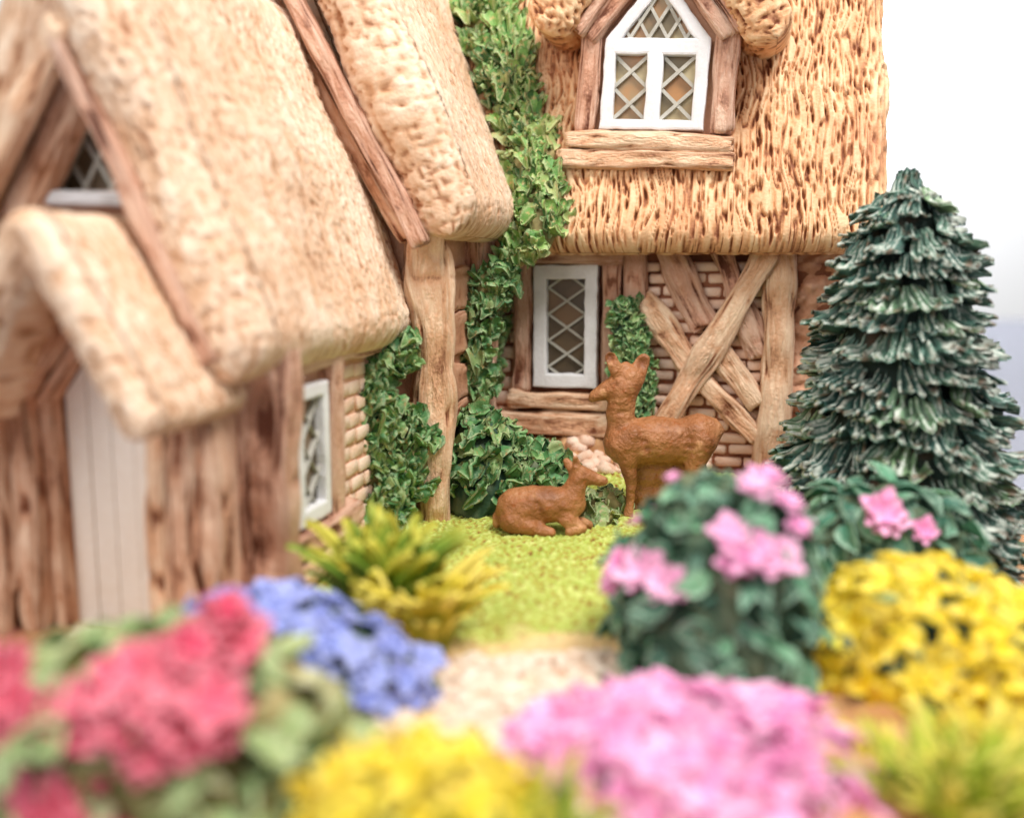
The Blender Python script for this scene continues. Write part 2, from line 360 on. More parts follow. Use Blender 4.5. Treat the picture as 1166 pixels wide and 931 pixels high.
def frame_plane(o, ux, uy, nrm):
    o, ux, uy, nrm = [np.array(x, float) for x in (o, ux, uy, nrm)]
    return lambda x, y, z=0.0: o + ux * x + uy * y + nrm * z
def clip_poly(poly, halfplanes):
    for (nx, ny, c) in halfplanes:          # keep nx*x+ny*y <= c
        out = []
        for i in range(len(poly)):
            p, q = poly[i], poly[(i + 1) % len(poly)]
            dp, dq = nx * p[0] + ny * p[1] - c, nx * q[0] + ny * q[1] - c
            if dp <= 0: out.append(p)
            if dp * dq < 0:
                t = dp / (dp - dq); out.append((p[0] + t * (q[0] - p[0]), p[1] + t * (q[1] - p[1])))
        poly = out
        if len(poly) < 3: return []
    return poly
def poly_planes(poly):
    pl = []
    for i in range(len(poly)):
        (x0, y0), (x1, y1) = poly[i], poly[(i + 1) % len(poly)]
        nx, ny = y1 - y0, -(x1 - x0); l = math.hypot(nx, ny); pl.append((nx / l, ny / l, (nx * x0 + ny * y0) / l))
    return pl                                # counter-clockwise poly
def prism(name, poly, fr, z0, z1, mat, parent, bev=0.0, jig=0.0, seed=0):
    """a flat shape in frame fr from depth z0 to z1, front edge chamfered"""
    n = len(poly); cx = sum(p[0] for p in poly) / n; cy = sum(p[1] for p in poly) / n
    def inset(p):
        l = math.hypot(p[0] - cx, p[1] - cy); k = max(0, 1 - bev * 1.4 / max(l, 1e-6)); return (cx + (p[0] - cx) * k, cy + (p[1] - cy) * k)
    V = [fr(*p, z0) for p in poly] + [fr(*p, z1 - bev) for p in poly] + [fr(*inset(p), z1) for p in poly]
    F = [tuple(range(2 * n, 3 * n)), tuple(range(n - 1, -1, -1))]
    for i in range(n):
        j = (i + 1) % n
        F += [(i, j, n + j, n + i), (n + i, n + j, 2 * n + j, 2 * n + i)]
    return link(name, mesh(name, V, F, mat, cav=[.7] * (3 * n), smooth=False), parent)
def lattice_fill(fr, opening, sx, sy, parent, pane, z, bar=0.035, origin=(0, 0), barz=0.05):
    """diamond leaded lights: every pane its own flat piece, the crossing lead bars one lattice"""
    pl = poly_planes(opening)
    xs = [p[0] for p in opening]; ys = [p[1] for p in opening]
    g = 0.012
    nx = int((max(xs) - min(xs)) / sx) + 3; ny = int((max(ys) - min(ys)) / sy) + 3
    for i in range(-nx, nx + 1):
        for j in range(-ny, ny + 1):
            for o in (0, .5):
                cx, cy = origin[0] + (i + o) * sx, origin[1] + (j + o) * sy
                d = [(cx, cy - sy / 2 + g), (cx + sx / 2 - g, cy), (cx, cy + sy / 2 - g), (cx - sx / 2 + g, cy)]
                d = clip_poly(d, pl)
                if len(d) >= 3:
                    area = abs(sum(d[k][0] * d[(k + 1) % len(d)][1] - d[(k + 1) % len(d)][0] * d[k][1] for k in range(len(d)))) / 2
                    if area > 0.003: prism('pane', d, fr, z - 0.05, z + rng.uniform(-.008, .008), pane, parent)
    V, F = [], []
    for sgn in (1, -1):
        l = math.hypot(sx, sy); dx, dy = sx / l, sgn * sy / l; nxx, nyy = -dy, dx
        for k in range(-2 * nx - 2 * ny, 2 * nx + 2 * ny + 1):
            ox, oy = origin[0] + (k + .5) * sx, origin[1]
            wob = rng.uniform(-.012, .012)
            q = [(ox - dx * 9 + nxx * (bar / 2 + wob), oy - dy * 9 + nyy * (bar / 2 + wob)), (ox - dx * 9 - nxx * (bar / 2 - wob), oy - dy * 9 - nyy * (bar / 2 - wob)),
                 (ox + dx * 9 - nxx * (bar / 2 + wob), oy + dy * 9 - nyy * (bar / 2 + wob)), (ox + dx * 9 + nxx * (bar / 2 - wob), oy + dy * 9 + nyy * (bar / 2 - wob))]
            q = clip_poly(q, pl)
            if len(q) < 3: continue
            n = len(q); b = len(V); zz = z + barz + (0.012 if sgn > 0 else 0)
            V += [fr(*p, z - .03) for p in q] + [fr(*p, zz) for p in q]
            F.append(tuple(range(b + n, b + 2 * n)))
            for i in range(n):
                j = (i + 1) % n; F.append((b + i, b + j, b + n + j, b + n + i))
    if V: link('lattice', mesh('lattice', V, F, 'came', cav=[.6] * len(V), smooth=False), parent)
def window_frame(name, outer, holes, fr, z0, z1, mat, parent, bev=0.03):
    """frame with holes: filled 2D outline, front raised, slightly rounded by hand"""
    bm = bmesh.new(); edges = []
    def loop(poly):
        vs = [bm.verts.new((p[0], p[1], 0)) for p in poly]
        for i in range(len(vs)): edges.append(bm.edges.new((vs[i], vs[(i + 1) % len(vs)])))
    def dens(poly, w):
        out = []
        for i in range(len(poly)):
            p, q = poly[i], poly[(i + 1) % len(poly)]; n = max(1, int(math.hypot(q[0] - p[0], q[1] - p[1]) / .12))
            for k in range(n):
                t = k / n; out.append((p[0] + (q[0] - p[0]) * t + rng.uniform(-w, w), p[1] + (q[1] - p[1]) * t + rng.uniform(-w, w)))
        return out
    loop(dens(outer, .008))
    for h in holes: loop(dens(h, .008))
    bmesh.ops.triangle_fill(bm, use_beauty=True, edges=edges)
    for f in bm.faces:
        if f.normal.z < 0: f.normal_flip()
    front = list(bm.faces)
    r = bmesh.ops.extrude_face_region(bm, geom=front)
    vs = [g for g in r['geom'] if isinstance(g, bmesh.types.BMVert)]
    for v in vs: v.co.z = z1 - z0
    bmesh.ops.recalc_face_normals(bm, faces=bm.faces)
    be = [e for e in bm.edges if len(e.link_faces) == 2 and e.calc_face_angle(0) > 0.9 and all(abs(v.co.z - (z1 - z0)) < 1e-6 for v in e.verts)]
    bmesh.ops.bevel(bm, geom=be, offset=bev, segments=2, affect='EDGES', profile=.6)
    for v in bm.verts:
        p = fr(v.co.x, v.co.y, z0 + v.co.z); v.co = Vector(p)
    me = bpy.data.meshes.new(name); bm.to_mesh(me); bm.free()
    a = me.attributes.new('cav', 'FLOAT', 'POINT'); a.data.foreach_set('value', [.75] * len(me.vertices))
    me.materials.append(M[mat]); me.polygons.foreach_set('use_smooth', [False] * len(me.polygons))
    return link(name, me, parent)

def brick_mesh(i, w, h, d):
    bm = bmesh.new(); bmesh.ops.create_cube(bm, size=1)
    rr = random.Random(i)
    for v in bm.verts: v.co = Vector((v.co.x * w * rr.uniform(.93, 1.03), v.co.y * d, v.co.z * h * rr.uniform(.86, 1.04)))
    bmesh.ops.bevel(bm, geom=bm.edges[:], offset=min(h, d) * .24, segments=1, affect='EDGES')
    me = bpy.data.meshes.new('brick'); bm.to_mesh(me); bm.free()
    a = me.attributes.new('cav', 'FLOAT', 'POINT'); a.data.foreach_set('value', [rr.uniform(.5, .85) for _ in me.vertices])
    me.polygons.foreach_set('use_smooth', [True] * len(me.polygons)); me.materials.append(M['brick']); return me
def brickwork(parent, fr, x0, x1, y0, y1, bw, bh, rotz, depth=0.12, gap=0.035, skip=None, loose=1.0):
    ms = [brick_mesh(k, bw - gap, bh - gap, depth) for k in range(5)]
    row = 0; y = y0
    while y + bh * .6 < y1:
        x = x0 - (bw * .5 if row % 2 else 0) + rng.uniform(-.05, .05)
        while x < x1:
            a, b = max(x, x0), min(x + bw, x1); cx, cy = (a + b) / 2, y + bh / 2
            if b - a > bw * .3 and not (skip and skip(cx, cy)):
                o = link('brick', rng.choice(ms), parent)
                p = fr(cx + rng.uniform(-.01, .01), cy + rng.uniform(-.012, .012) * loose, rng.uniform(-.015, .025))
                o.matrix_local = Matrix.Translation(Vector(p)) @ Euler((rng.uniform(-.06, .06), rng.uniform(-.035, .035) * loose, rotz + rng.uniform(-.05, .05))).to_matrix().to_4x4() @ Matrix.Diagonal(((b - a) / bw, 1, 1, 1))
            x += bw
        y += bh; row += 1

# ================================================================== the setting
def sheet(name, xs, ys, zf, mat, cav=None, extra=None, mask=None):
    X, Y = np.meshgrid(xs, ys, indexing='ij'); Z = zf(X, Y)
    F = grid_faces(len(xs), len(ys))
    if mask is not None:
        mk = mask(X, Y).ravel(); F = F[mk[F].all(axis=1)]
    return link(name, mesh(name, np.stack([X, Y, Z], -1), F, mat, cav=None if cav is None else cav(X, Y), extra=None if extra is None else {k: f(X, Y) for k, f in extra.items()}))
TABLE_Z = -1.6
tb = sheet('table', np.linspace(-150, 150, 5), np.linspace(-60, 92, 5), lambda X, Y: X * 0 + TABLE_Z, 'table'); structure(tb)
bd = link('backdrop', mesh('backdrop', [(-260, 125, -70), (260, 125, -70), (260, 125, 260), (-260, 125, 260)], [(0, 1, 2, 3)], 'backdrop', smooth=False)); structure(bd)

def ground_z(X, Y):
    z = 0.05 * fbm(np.stack([X * .8, Y * .8, X * 0], -1), 3, 5) - 0.06
    z = z + 0.30 * np.clip((Y - 13.3 + 0.2 * X) / 1.8, 0, 1) ** 1.5
    z = z - 0.25 * np.clip((X - 3.0) / 2.5, 0, 1)
    return z
def base_mesh():
    """the cast base of the ornament: an uneven earth-coloured block with a rounded rim"""
    n, m = 150, 46
    a = np.linspace(0, 2 * math.pi, n, endpoint=False)
    rim = 1 + 0.035 * vnoise(np.stack([np.cos(a) * 3, np.sin(a) * 3, a * 0], -1), 3)
    r = np.concatenate([np.linspace(0, 1, m - 6), [1.01, 1.015, 1.015, 1.01, .99, .9]])
    A, Rr = np.meshgrid(a, r, indexing='ij')
    X = 0.2 + 7.0 * Rr * np.cos(A) * rim[:, None]; Y = 11.9 + 7.3 * Rr * np.sin(A) * rim[:, None]
    Z = ground_z(X, Y); drop = np.concatenate([np.zeros(m - 6), [.05, .15, .5, 1.1, 1.45, 1.5]])
    Z = Z - drop[None] * 1.0; Z[:, -1] = TABLE_Z + 0.01; Z[:, -2] = TABLE_Z + 0.02
    f = fbm(np.stack([X * 4, Y * 4, Z], -1), 3, 9); Z = Z + 0.03 * f * (drop[None] < .1)
    F = grid_faces(n, m)
    w = np.stack([np.arange(m - 1) + (n - 1) * m, np.arange(m - 1) + (n - 1) * m + 1, np.arange(m - 1) + 1, np.arange(m - 1)], -1)
    return mesh('ground', np.stack([X, Y, Z], -1), np.concatenate([F, w]), 'earth', cav=np.clip(.55 + .6 * f, 0, 1))
structure(link('ground', base_mesh()))

# lawn: stippled by the sculptor, bare paint showing at its front lip
def lawn_front(X): return 8.62 + 0.16 * np.sin(X * 1.3 + .6) + 0.10 * np.sin(X * 3.7) + 0.2 * np.clip(-(X + .1), 0, 1)
xs, ys = np.arange(-2.2, 3.4, 0.019), np.arange(8.2, 14.9, 0.022)
def lawn_tex(X, Y):
    w = .5 * vnoise(np.stack([X * 5, Y * 5, X * 0], -1), 1)
    a, b, c = worley(X / .085 + w, Y / .13 - w, 3, .98); p, q, c2 = worley(X / .055 - w, Y / .085, 8, .98)
    pit = np.maximum(np.clip((.42 - a) / .28, 0, 1) * np.clip(c * 2 - .5, 0, 1), .7 * np.clip((.40 - p) / .3, 0, 1) * np.clip(c2 * 2 - .8, 0, 1))
    st = vnoise(np.stack([X / .03, Y / .07, X * 0], -1), 12)
    return np.clip(.72 - .62 * pit + .22 * st, 0, 1), c
def lawn_z(X, Y):
    t, c = lawn_tex(X, Y); lip = np.clip((Y - lawn_front(X)) / 0.12, 0, 1)
    return ground_z(X, Y) + (0.075 + 0.05 * t * (0.6 + .8 * c)) * np.sqrt(lip) + 0.03 * fbm(np.stack([X * 1.6, Y * 1.6, X * 0], -1), 2, 4) * lip - .03 * (1 - lip)
lawn = sheet('lawn', xs, ys, lawn_z, 'lawn', cav=lambda X, Y: lawn_tex(X, Y)[0],
             extra={'bare': lambda X, Y: np.clip(1.1 - (Y - lawn_front(X)) / (0.35 + .25 * vnoise(np.stack([X * 2.5, Y * 2.5, X * 0], -1), 6)), 0, .85)},
             mask=lambda X, Y: (Y > lawn_front(X) - .06))
structure(lawn)

# path: flat pale stones pressed into a sandy bed
path = sheet('path', np.arange(-1.9, 1.75, .03), np.arange(4.7, 8.8, .03), lambda X, Y: ground_z(X, Y) + .04 + .03 * fbm(np.stack([X * 7, Y * 7, X * 0], -1), 3, 2), 'stone', cav=lambda X, Y: np.clip(.42 + .5 * fbm(np.stack([X * 7, Y * 7, X * 0], -1), 3, 2), 0, 1))
structure(path)
def stone_mesh(i, flat=.4):
    bm = bmesh.new(); bmesh.ops.create_icosphere(bm, subdivisions=2, radius=1)
    me = bpy.data.meshes.new('stone'); bm.to_mesh(me); bm.free()
    co = np.array([v.co for v in me.vertices]); co = np.sign(co) * np.abs(co) ** .8
    d = fbm(co * 1.2 + i * 9, 2, i); co *= (1 + .28 * d)[:, None]; co[:, 2] *= flat
    me.vertices.foreach_set('co', co.ravel()); me.update()
    a = me.attributes.new('cav', 'FLOAT', 'POINT'); a.data.foreach_set('value', np.clip(.62 + .5 * d, 0, 1).astype(np.float32))
    me.polygons.foreach_set('use_smooth', [True] * len(me.polygons)); me.materials.append(M['stone']); return me
stones = [stone_mesh(i) for i in range(7)]
pts = []
for _ in range(6000):
    x, y = rng.uniform(-1.3, 1.7), rng.uniform(6.0, 8.62)
    if len(pts) < 230 and all((x - a) ** 2 + (y - b) ** 2 > .135 ** 2 for a, b in pts): pts.append((x, y))
for x, y in pts:
    s = rng.uniform(.075, .115)
    o = link('stone', rng.choice(stones), path)
    o.location = (x, y, float(ground_z(np.array(x), np.array(y))) + .06); o.scale = (s, s * rng.uniform(.75, 1.1), s * rng.uniform(.8, 1.2)); o.rotation_euler = (rng.uniform(-.2, .2), rng.uniform(-.2, .2), rng.uniform(0, 6.28))

# ================================================================== the cottage
H_ANG = R(-13.0); H_O = Vector((0.95, 16.0, 0.0))
cottage = link('thatched_cottage', None, None, H_O); cottage.rotation_euler = (0, 0, H_ANG)
tag(cottage, 'painted resin thatched cottage with timbered walls, gabled wings, dormer and porch', 'cottage')
HM = Matrix.Translation(H_O) @ Matrix.Rotation(H_ANG, 4, 'Z')
def hw(u, v, z): return HM @ Vector((u, v, z))       # cottage coordinates to world
front = frame_plane((0, 0, 0), (1, 0, 0), (0, 0, 1), (0, -1, 0))
def rect(x0, x1, y0, y1): return [(x0, y0), (x1, y0), (x1, y1), (x0, y1)]

# --- main block: wall with brick infill, crossed braces, leaded window
mw = slab('main_wall', [(-1.9, 0, -.2), (4.42, 0, -.2), (4.42, 0, 4.1), (-1.9, 0, 4.1)], (0, 3.6, 0), 'mortar', cottage, .1, .05, 3)
brickwork(mw, front, .95, 3.0, .32, 3.66, .46, .19, 0)
brickwork(mw, front, -1.62, -.86, .95, 3.2, .42, .25, 0)
beam('lintel_beam', (-.95, -.1, 3.63), (.86, -.1, 3.62), .27, .34, parent=cottage)
beam('timber_post', (-.79, -.09, 1.46), (-.77, -.09, 3.56), .32, .30, parent=cottage)
beam('timber_post', (.66, -.09, 1.5), (.64, -.09, 3.5), .34, .30, parent=cottage)
beam('sill_beam', (-.98, -.14, 1.36), (.72, -.14, 1.33), .29, .36, parent=cottage, mat='timber_pale', rough=1.4)
beam('sill_beam', (-1.12, -.15, .98), (.95, -.16, .95), .38, .40, parent=cottage, mat='timber_pale', rough=1.4)
beam('timber_post', (1.02, -.1, .4), (1.0, -.1, 3.75), .36, .32, parent=cottage)
beam('timber_brace', (1.45, -.1, 3.78), (2.12, -.1, 2.55), .44, .30, parent=cottage, rough=1.7)
beam('timber_brace', (1.14, -.14, 2.98), (1.9, -.14, 1.95), .40, .34, parent=cottage, mat='timber_pale', rough=1.7)
beam('timber_brace', (2.28, -.1, 3.78), (2.98, -.1, 2.1), .38, .28, parent=cottage, rough=1.7)
beam('timber_brace', (2.2, -.12, 2.36), (2.97, -.12, 1.34), .37, .30, parent=cottage, mat='timber_pale', rough=1.7)
beam('timber_brace', (2.0, -.14, 1.80), (2.93, -.14, .82), .31, .30, parent=cottage, mat='timber_pale', rough=1.7)
beam('timber_brace', (3.06, -.26, 3.68), (1.42, -.26, .88), .40, .30, parent=cottage, mat='timber_pale', rough=1.8)
beam('timber_post', (3.18, -.12, .1), (3.17, -.12, 3.80), .50, .40, parent=cottage, mat='timber_pale', rough=1.2)
slab('corner_wall', [(3.40, -.05, 0), (4.44, -.05, 0), (4.44, -.05, 3.95), (3.40, -.05, 3.95)], (0, .2, 0), 'plaster', cottage, .03, .20, 8, 6.0)
beam('wall_plate', (.8, -.16, 3.80), (4.4, -.16, 3.80), .16, .4, parent=cottage)

win = window_frame('window', rect(-.57, .45, 1.54, 3.48), [rect(-.36, .25, 1.76, 3.26)], front, .02, .26, 'white', cottage)
lattice_fill(front, rect(-.37, .26, 1.75, 3.27), .60, .42, win, 'dark_pane', .07, .034, origin=(-.05 - .30, 2.07))

# main roof
thatch('thatched_roof', [(-4.6, 4.0), (-2.2, 9.6), (-1.95, 9.9), (-1.7, 9.5), (0.75, 3.66)], .29, -2.3, 4.56, lambda x, t, z: np.stack([t, -x, z], -1), .017, .0135, 'thatch', cottage, seed=2, strand=(.078, .32), amp=.11, lump=.08, fine_from=.55, end_round=.2)

# --- dormer
tl = R(2.6); dfr = frame_plane((1.27, -.52, 5.44), (math.cos(tl), 0, -math.sin(tl)), (math.sin(tl), 0, math.cos(tl)), (0, -1, 0))
dorm = prism('dormer', [(-1.1, -.1), (1.15, -.1), (1.15, 1.4), (0, 2.75), (-1.1, 1.4)], dfr, -1.9, -.02, 'plaster', cottage)
wf = window_frame('window_frame', [(-.76, 0), (.76, 0), (.78, 1.28), (0.02, 2.22), (-.74, 1.28)],
                  [rect(-.57, -.11, .14, 1.06), rect(.12, .58, .14, 1.05), [(-.5, 1.29), (.54, 1.29), (.02, 1.96)]], dfr, .0, .20, 'white', dorm, .035)
for cx, op in ((-.34, rect(-.58, -.10, .13, 1.07)), (.35, rect(.11, .59, .13, 1.06))):
    lattice_fill(dfr, op, .50, .46, dorm, 'pane', .06, .05, origin=(cx - .25, .37), barz=.06)
lattice_fill(dfr, [(-.52, 1.28), (.56, 1.28), (.02, 1.98)], .27, .44, dorm, 'pane', .06, .045, origin=(.02, 1.30), barz=.06)
def dbeam(nm, a, b, w, d, z, **k): return beam(nm, dfr(*a, z), dfr(*b, z), w, d, (0, -1, 0), parent=dorm, **k)
dbeam('post', (-.96, -.02), (-.94, 1.5), .34, .3, .08); dbeam('post', (1.02, -.02), (1.03, 1.5), .36, .3, .08)
dbeam('sill_plank', (-1.24, -.17), (1.2, -.17), .27, .34, .10, mat='timber_pale', rough=1.3); dbeam('sill_plank', (-1.32, -.44), (1.22, -.44), .28, .38, .10, mat='timber_pale', rough=1.3)
for sg in (-1, 1):
    dbeam('barge_board', (sg * 1.0 + .03, 1.28), (sg * -.02 + .03, 2.62), .24, .34, .16); dbeam('barge_board', (sg * 1.18 + .03, 1.36), (sg * .02 + .03, 2.95), .20, .3, .26)
def d3(x, t, z):
    o = np.array(dfr(0, 0, 0)); ux = np.array(dfr(1, 0, 0)) - o; uy = np.array(dfr(0, 1, 0)) - o
    return o + ux * x[..., None] + uy * z[..., None] + np.array([0, 1, 0]) * t[..., None]
thatch('thatch', [(-1.66, 1.34), (0.03, 3.85), (1.70, 1.20)], .35, -.58, 2.6, d3, .022, .022, 'thatch', dorm, seed=9, strand=(.095, .12), amp=.08, lump=.07, fine_from=0, end_round=.22)

# --- middle wing: gable behind the porch wing
mid = prism('wing_wall', [(-5.55, -.2), (-1.42, -.2), (-1.42, 4.2), (-3.5, 7.4), (-5.55, 4.2)], frame_plane((0, -2.9, 0), (1, 0, 0), (0, 0, 1), (0, -1, 0)), -2.9, 0, 'plaster', cottage)
beam('corner_post', (-1.44, -3.0, -.1), (-1.40, -3.05, 4.0), .50, .55, out=(.5, -1, 0), parent=cottage, mat='timber_pale', rough=2.2, taper=1.25)
beam('corner_post', (-1.28, -1.0, -.1), (-1.26, -1.1, 4.0), .40, .42, out=(1, -.5, 0), parent=cottage, mat='timber', rough=2.2)
for k, (z, w) in enumerate(((.5, .5), (1.15, .5), (1.8, .5), (2.45, .5), (3.1, .5))):
    beam('wall_plank', (-1.40, -2.75, z), (-1.38, -.1, z + .04), .6, .16, out=(1, 0, 0), parent=cottage, mat='plaster', rough=1.6)
slab('gable_thatch', [(-4.6, -3.0, 4.4), (-1.9, -3.0, 4.4), (-3.2, -3.0, 7.5), (-3.8, -3.0, 7.5)], (0, .15, 0), 'thatch_pale', cottage, .04, .10, 4, 3.0)
beam('barge_board', (-3.50, -3.52, 7.80), (-1.34, -3.52, 3.74), .24, .28, parent=cottage)
beam('barge_board', (-3.45, -3.5, 7.42), (-5.6, -3.5, 3.86), .30, .28, parent=cottage)
beam('rafter', (-3.65, -3.3, 7.2), (-1.62, -3.3, 3.8), .22, .3, parent=cottage, mat='porch_timber')
uvz = lambda x, t, z: np.stack([x, t, z], -1)
thatch('thatched_roof', [(-6.0, 3.86), (-3.75, 9.1), (-3.5, 9.6), (-3.25, 9.1), (-.95, 3.86)], .44, -3.62, 2.6, uvz, .03, .03, 'thatch_pale', cottage, seed=4, strand=(.065, .16), amp=.065, lump=.10, cav_gain=.9, pits=.75, fine_from=.5, end_round=.3)

# --- front wing: gable with porch, side wall with window
W1 = -1.97
fw = prism('wing_wall', [(-5.4, -.3), (W1, -.3), (W1, 2.75), (-3.5, 5.75), (-5.4, 2.75)], frame_plane((0, -6.75, 0), (1, 0, 0), (0, 0, 1), (0, -1, 0)), -3.9, 0, 'plaster', cottage)
thatch('thatched_roof', [(-5.85, 2.40), (-3.86, 5.85), (-3.52, 6.60), (-3.20, 5.80), (-1.88, 2.40)], .40, -7.55, -2.75, uvz, .026, .026, 'thatch_pale', cottage, seed=6, strand=(.06, .14), amp=.06, lump=.10, fine_from=.5, cav_gain=.9, pits=.75)
beam('barge_board', (-3.52, -7.5, 5.62), (-2.06, -7.5, 2.60), .19, .22, parent=cottage)
beam('barge_board', (-3.44, -7.5, 5.68), (-5.45, -7.5, 2.60), .28, .22, parent=cottage, mat='timber_pale')
beam('rafter', (-3.5, -7.12, 5.5), (-2.25, -7.12, 2.7), .22, .3, parent=cottage, mat='porch_timber')
beam('rafter', (-3.5, -7.12, 5.2), (-5.3, -7.12, 2.4), .34, .3, parent=cottage, mat='porch_timber')
gfr = frame_plane((0, -6.78, 0), (1, 0, 0), (0, 0, 1), (0, -1, 0))
gw = window_frame('gable_window', [(-4.3, 4.12), (-2.95, 4.12), (-3.6, 5.35)], [[(-4.08, 4.22), (-3.14, 4.22), (-3.6, 5.12)]], gfr, .0, .14, 'timber', cottage)
lattice_fill(gfr, [(-4.1, 4.2), (-3.12, 4.2), (-3.6, 5.15)], .3, .5, gw, 'dark_pane', .05, .04, origin=(-3.6, 4.25))
beam('window_sill', (-4.22, -7.0, 4.13), (-3.02, -7.0, 4.10), .15, .34, parent=gw, mat='white', rough=.5)
side = frame_plane((W1, 0, 0), (0, 1, 0), (0, 0, 1), (1, 0, 0))
sw = window_frame('window', rect(-6.32, -5.50, .70, 2.22), [rect(-6.18, -5.64, .88, 2.06)], side, .02, .17, 'white', cottage)
lattice_fill(side, rect(-6.2, -5.62, .86, 2.08), .4, .4, sw, 'dark_pane', .05, .004, origin=(-5.9, 1.2))
beam('corner_post', (-1.94, -6.80, -.25), (-1.94, -6.80, 2.75), .56, .46, out=(0, -1, 0), parent=cottage, rough=1.5)
beam('timber_post', (W1 + .06, -5.25, .3), (W1 + .06, -5.25, 2.5), .40, .26, out=(1, 0, 0), parent=cottage)
beam('sill_beam', (W1 + .1, -6.5, .52), (W1 + .1, -4.7, .54), .30, .34, out=(1, 0, 0), parent=cottage)
beam('sill_beam', (W1 + .1, -6.5, .20), (W1 + .1, -4.7, .22), .28, .34, out=(1, 0, 0), parent=cottage, mat='timber_pale')
beam('sill_beam', (W1 + .1, -6.5, -.08), (W1 + .1, -4.7, -.06), .26, .34, out=(1, 0, 0), parent=cottage, mat='timber_pale')
beam('wall_plate', (W1 + .05, -6.7, 2.5), (W1 + .05, -3.0, 2.5), .3, .25, out=(1, 0, 0), parent=cottage)
brickwork(fw, side, -5.0, -3.1, -.1, 2.4, .42, .2, R(90), depth=.06)
brickwork(fw, frame_plane((0, -6.80, 0), (1, 0, 0), (0, 0, 1), (0, -1, 0)), -2.75, -2.08, -.2, 1.6, .36, .17, 0)

# --- porch
pfr = frame_plane((0, -7.40, 0), (1, 0, 0), (0, 0, 1), (0, -1, 0))
porch = prism('porch', [(-4.15, -.3), (-2.15, -.3), (-2.15, 2.3), (-3.12, 3.6), (-4.15, 2.3)], pfr, -.62, -.02, 'porch_timber', cottage)
for k in range(4):
    x0 = -3.70 + k * .24
    top = lambda x: 2.95 - 1.25 * abs(x + 3.16)
    prism('door_plank', [(x0 + .004, -.12), (x0 + .236, -.12), (x0 + .236, top(x0 + .236)), (x0 + .004, top(x0 + .004))], pfr, -.02, .05 + rng.uniform(-.01, .015), 'door', porch, bev=.02)
def pbeam(nm, a, b, w, d, v, **k): return beam(nm, (a[0], v, a[1]), (b[0], v, b[1]), w, d, (0, -1, 0), parent=porch, mat=k.pop('mat', 'porch_timber'), **k)
pbeam('post', (-3.78, -.25), (-3.80, 2.25), .17, .3, -7.5); pbeam('post', (-3.98, -.28), (-3.98, 2.3), .26, .4, -7.62, rough=1.8); pbeam('post', (-4.25, -.28), (-4.25, 2.4), .34, .5, -7.7, rough=2)
pbeam('post', (-4.55, -.28), (-4.5, 2.4), .34, .5, -7.75, rough=2)
pbeam('post', (-2.62, -.28), (-2.60, 2.35), .22, .34, -7.55, rough=1.8, mat='timber_pale'); pbeam('post', (-2.40, -.28), (-2.38, 2.35), .26, .40, -7.50, rough=2); pbeam('post', (-2.22, -.28), (-2.2, 2.35), .24, .36, -7.35, rough=2)
pbeam('door_head', (-3.86, 2.15), (-3.10, 3.14), .16, .3, -7.52); pbeam('door_head', (-2.55, 2.15), (-3.16, 3.14), .16, .3, -7.52)
pbeam('door_head', (-3.98, 2.25), (-3.10, 3.36), .18, .4, -7.62); pbeam('door_head', (-2.35, 2.2), (-3.14, 3.36), .18, .4, -7.62)
pbeam('rafter', (-4.2, 2.25), (-3.12, 3.55), .18, .2, -8.35); pbeam('rafter', (-2.15, 2.22), (-3.08, 3.55), .18, .2, -8.35)
slab('doorstep', [(-3.85, -8.0, -.06), (-2.65, -8.0, -.06), (-2.65, -7.4, -.06), (-3.85, -7.4, -.06)], (0, 0, -.3), 'stone', porch, .05, .04, 2)
thatch('thatch', [(-4.24, 2.08), (-3.28, 3.56), (-3.12, 3.82), (-2.96, 3.56), (-2.06, 2.08)], .18, -8.68, -7.0, uvz, .028, .028, 'thatch_pale', porch, seed=12, strand=(.055, .12), amp=.045, lump=.08, cav_gain=.9, pits=.75)

# ================================================================== plants
def solid_strip(name, P, mat, cav, along, thick, taper_edge=True):
    """P (n,m,3) top surface -> closed thin body"""
    n, m, _ = P.shape
    du = np.gradient(P, axis=0); dv = np.gradient(P, axis=1); N = np.cross(dv, du); N /= np.linalg.norm(N, axis=-1, keepdims=True) + 1e-9
    if N[n // 2, m // 2, 2] < 0: N = -N
    Q = P - N * thick
    V = np.concatenate([P.reshape(-1, 3), Q.reshape(-1, 3)]); nv = n * m
    F = [tuple(f) for f in grid_faces(n, m)] + [tuple(f[::-1]) for f in grid_faces(n, m, off=nv)]
    ring = [i * m for i in range(n)] + [(n - 1) * m + j for j in range(1, m)] + [i * m + m - 1 for i in range(n - 2, -1, -1)] + [j for j in range(m - 2, 0, -1)]
    for i, x in enumerate(ring):
        y = ring[(i + 1) % len(ring)]; F.append((y, x, x + nv, y + nv))
    return mesh(name, V, F, mat, cav=np.concatenate([cav.ravel(), cav.ravel() * .5]), along=np.concatenate([along.ravel()] * 2))
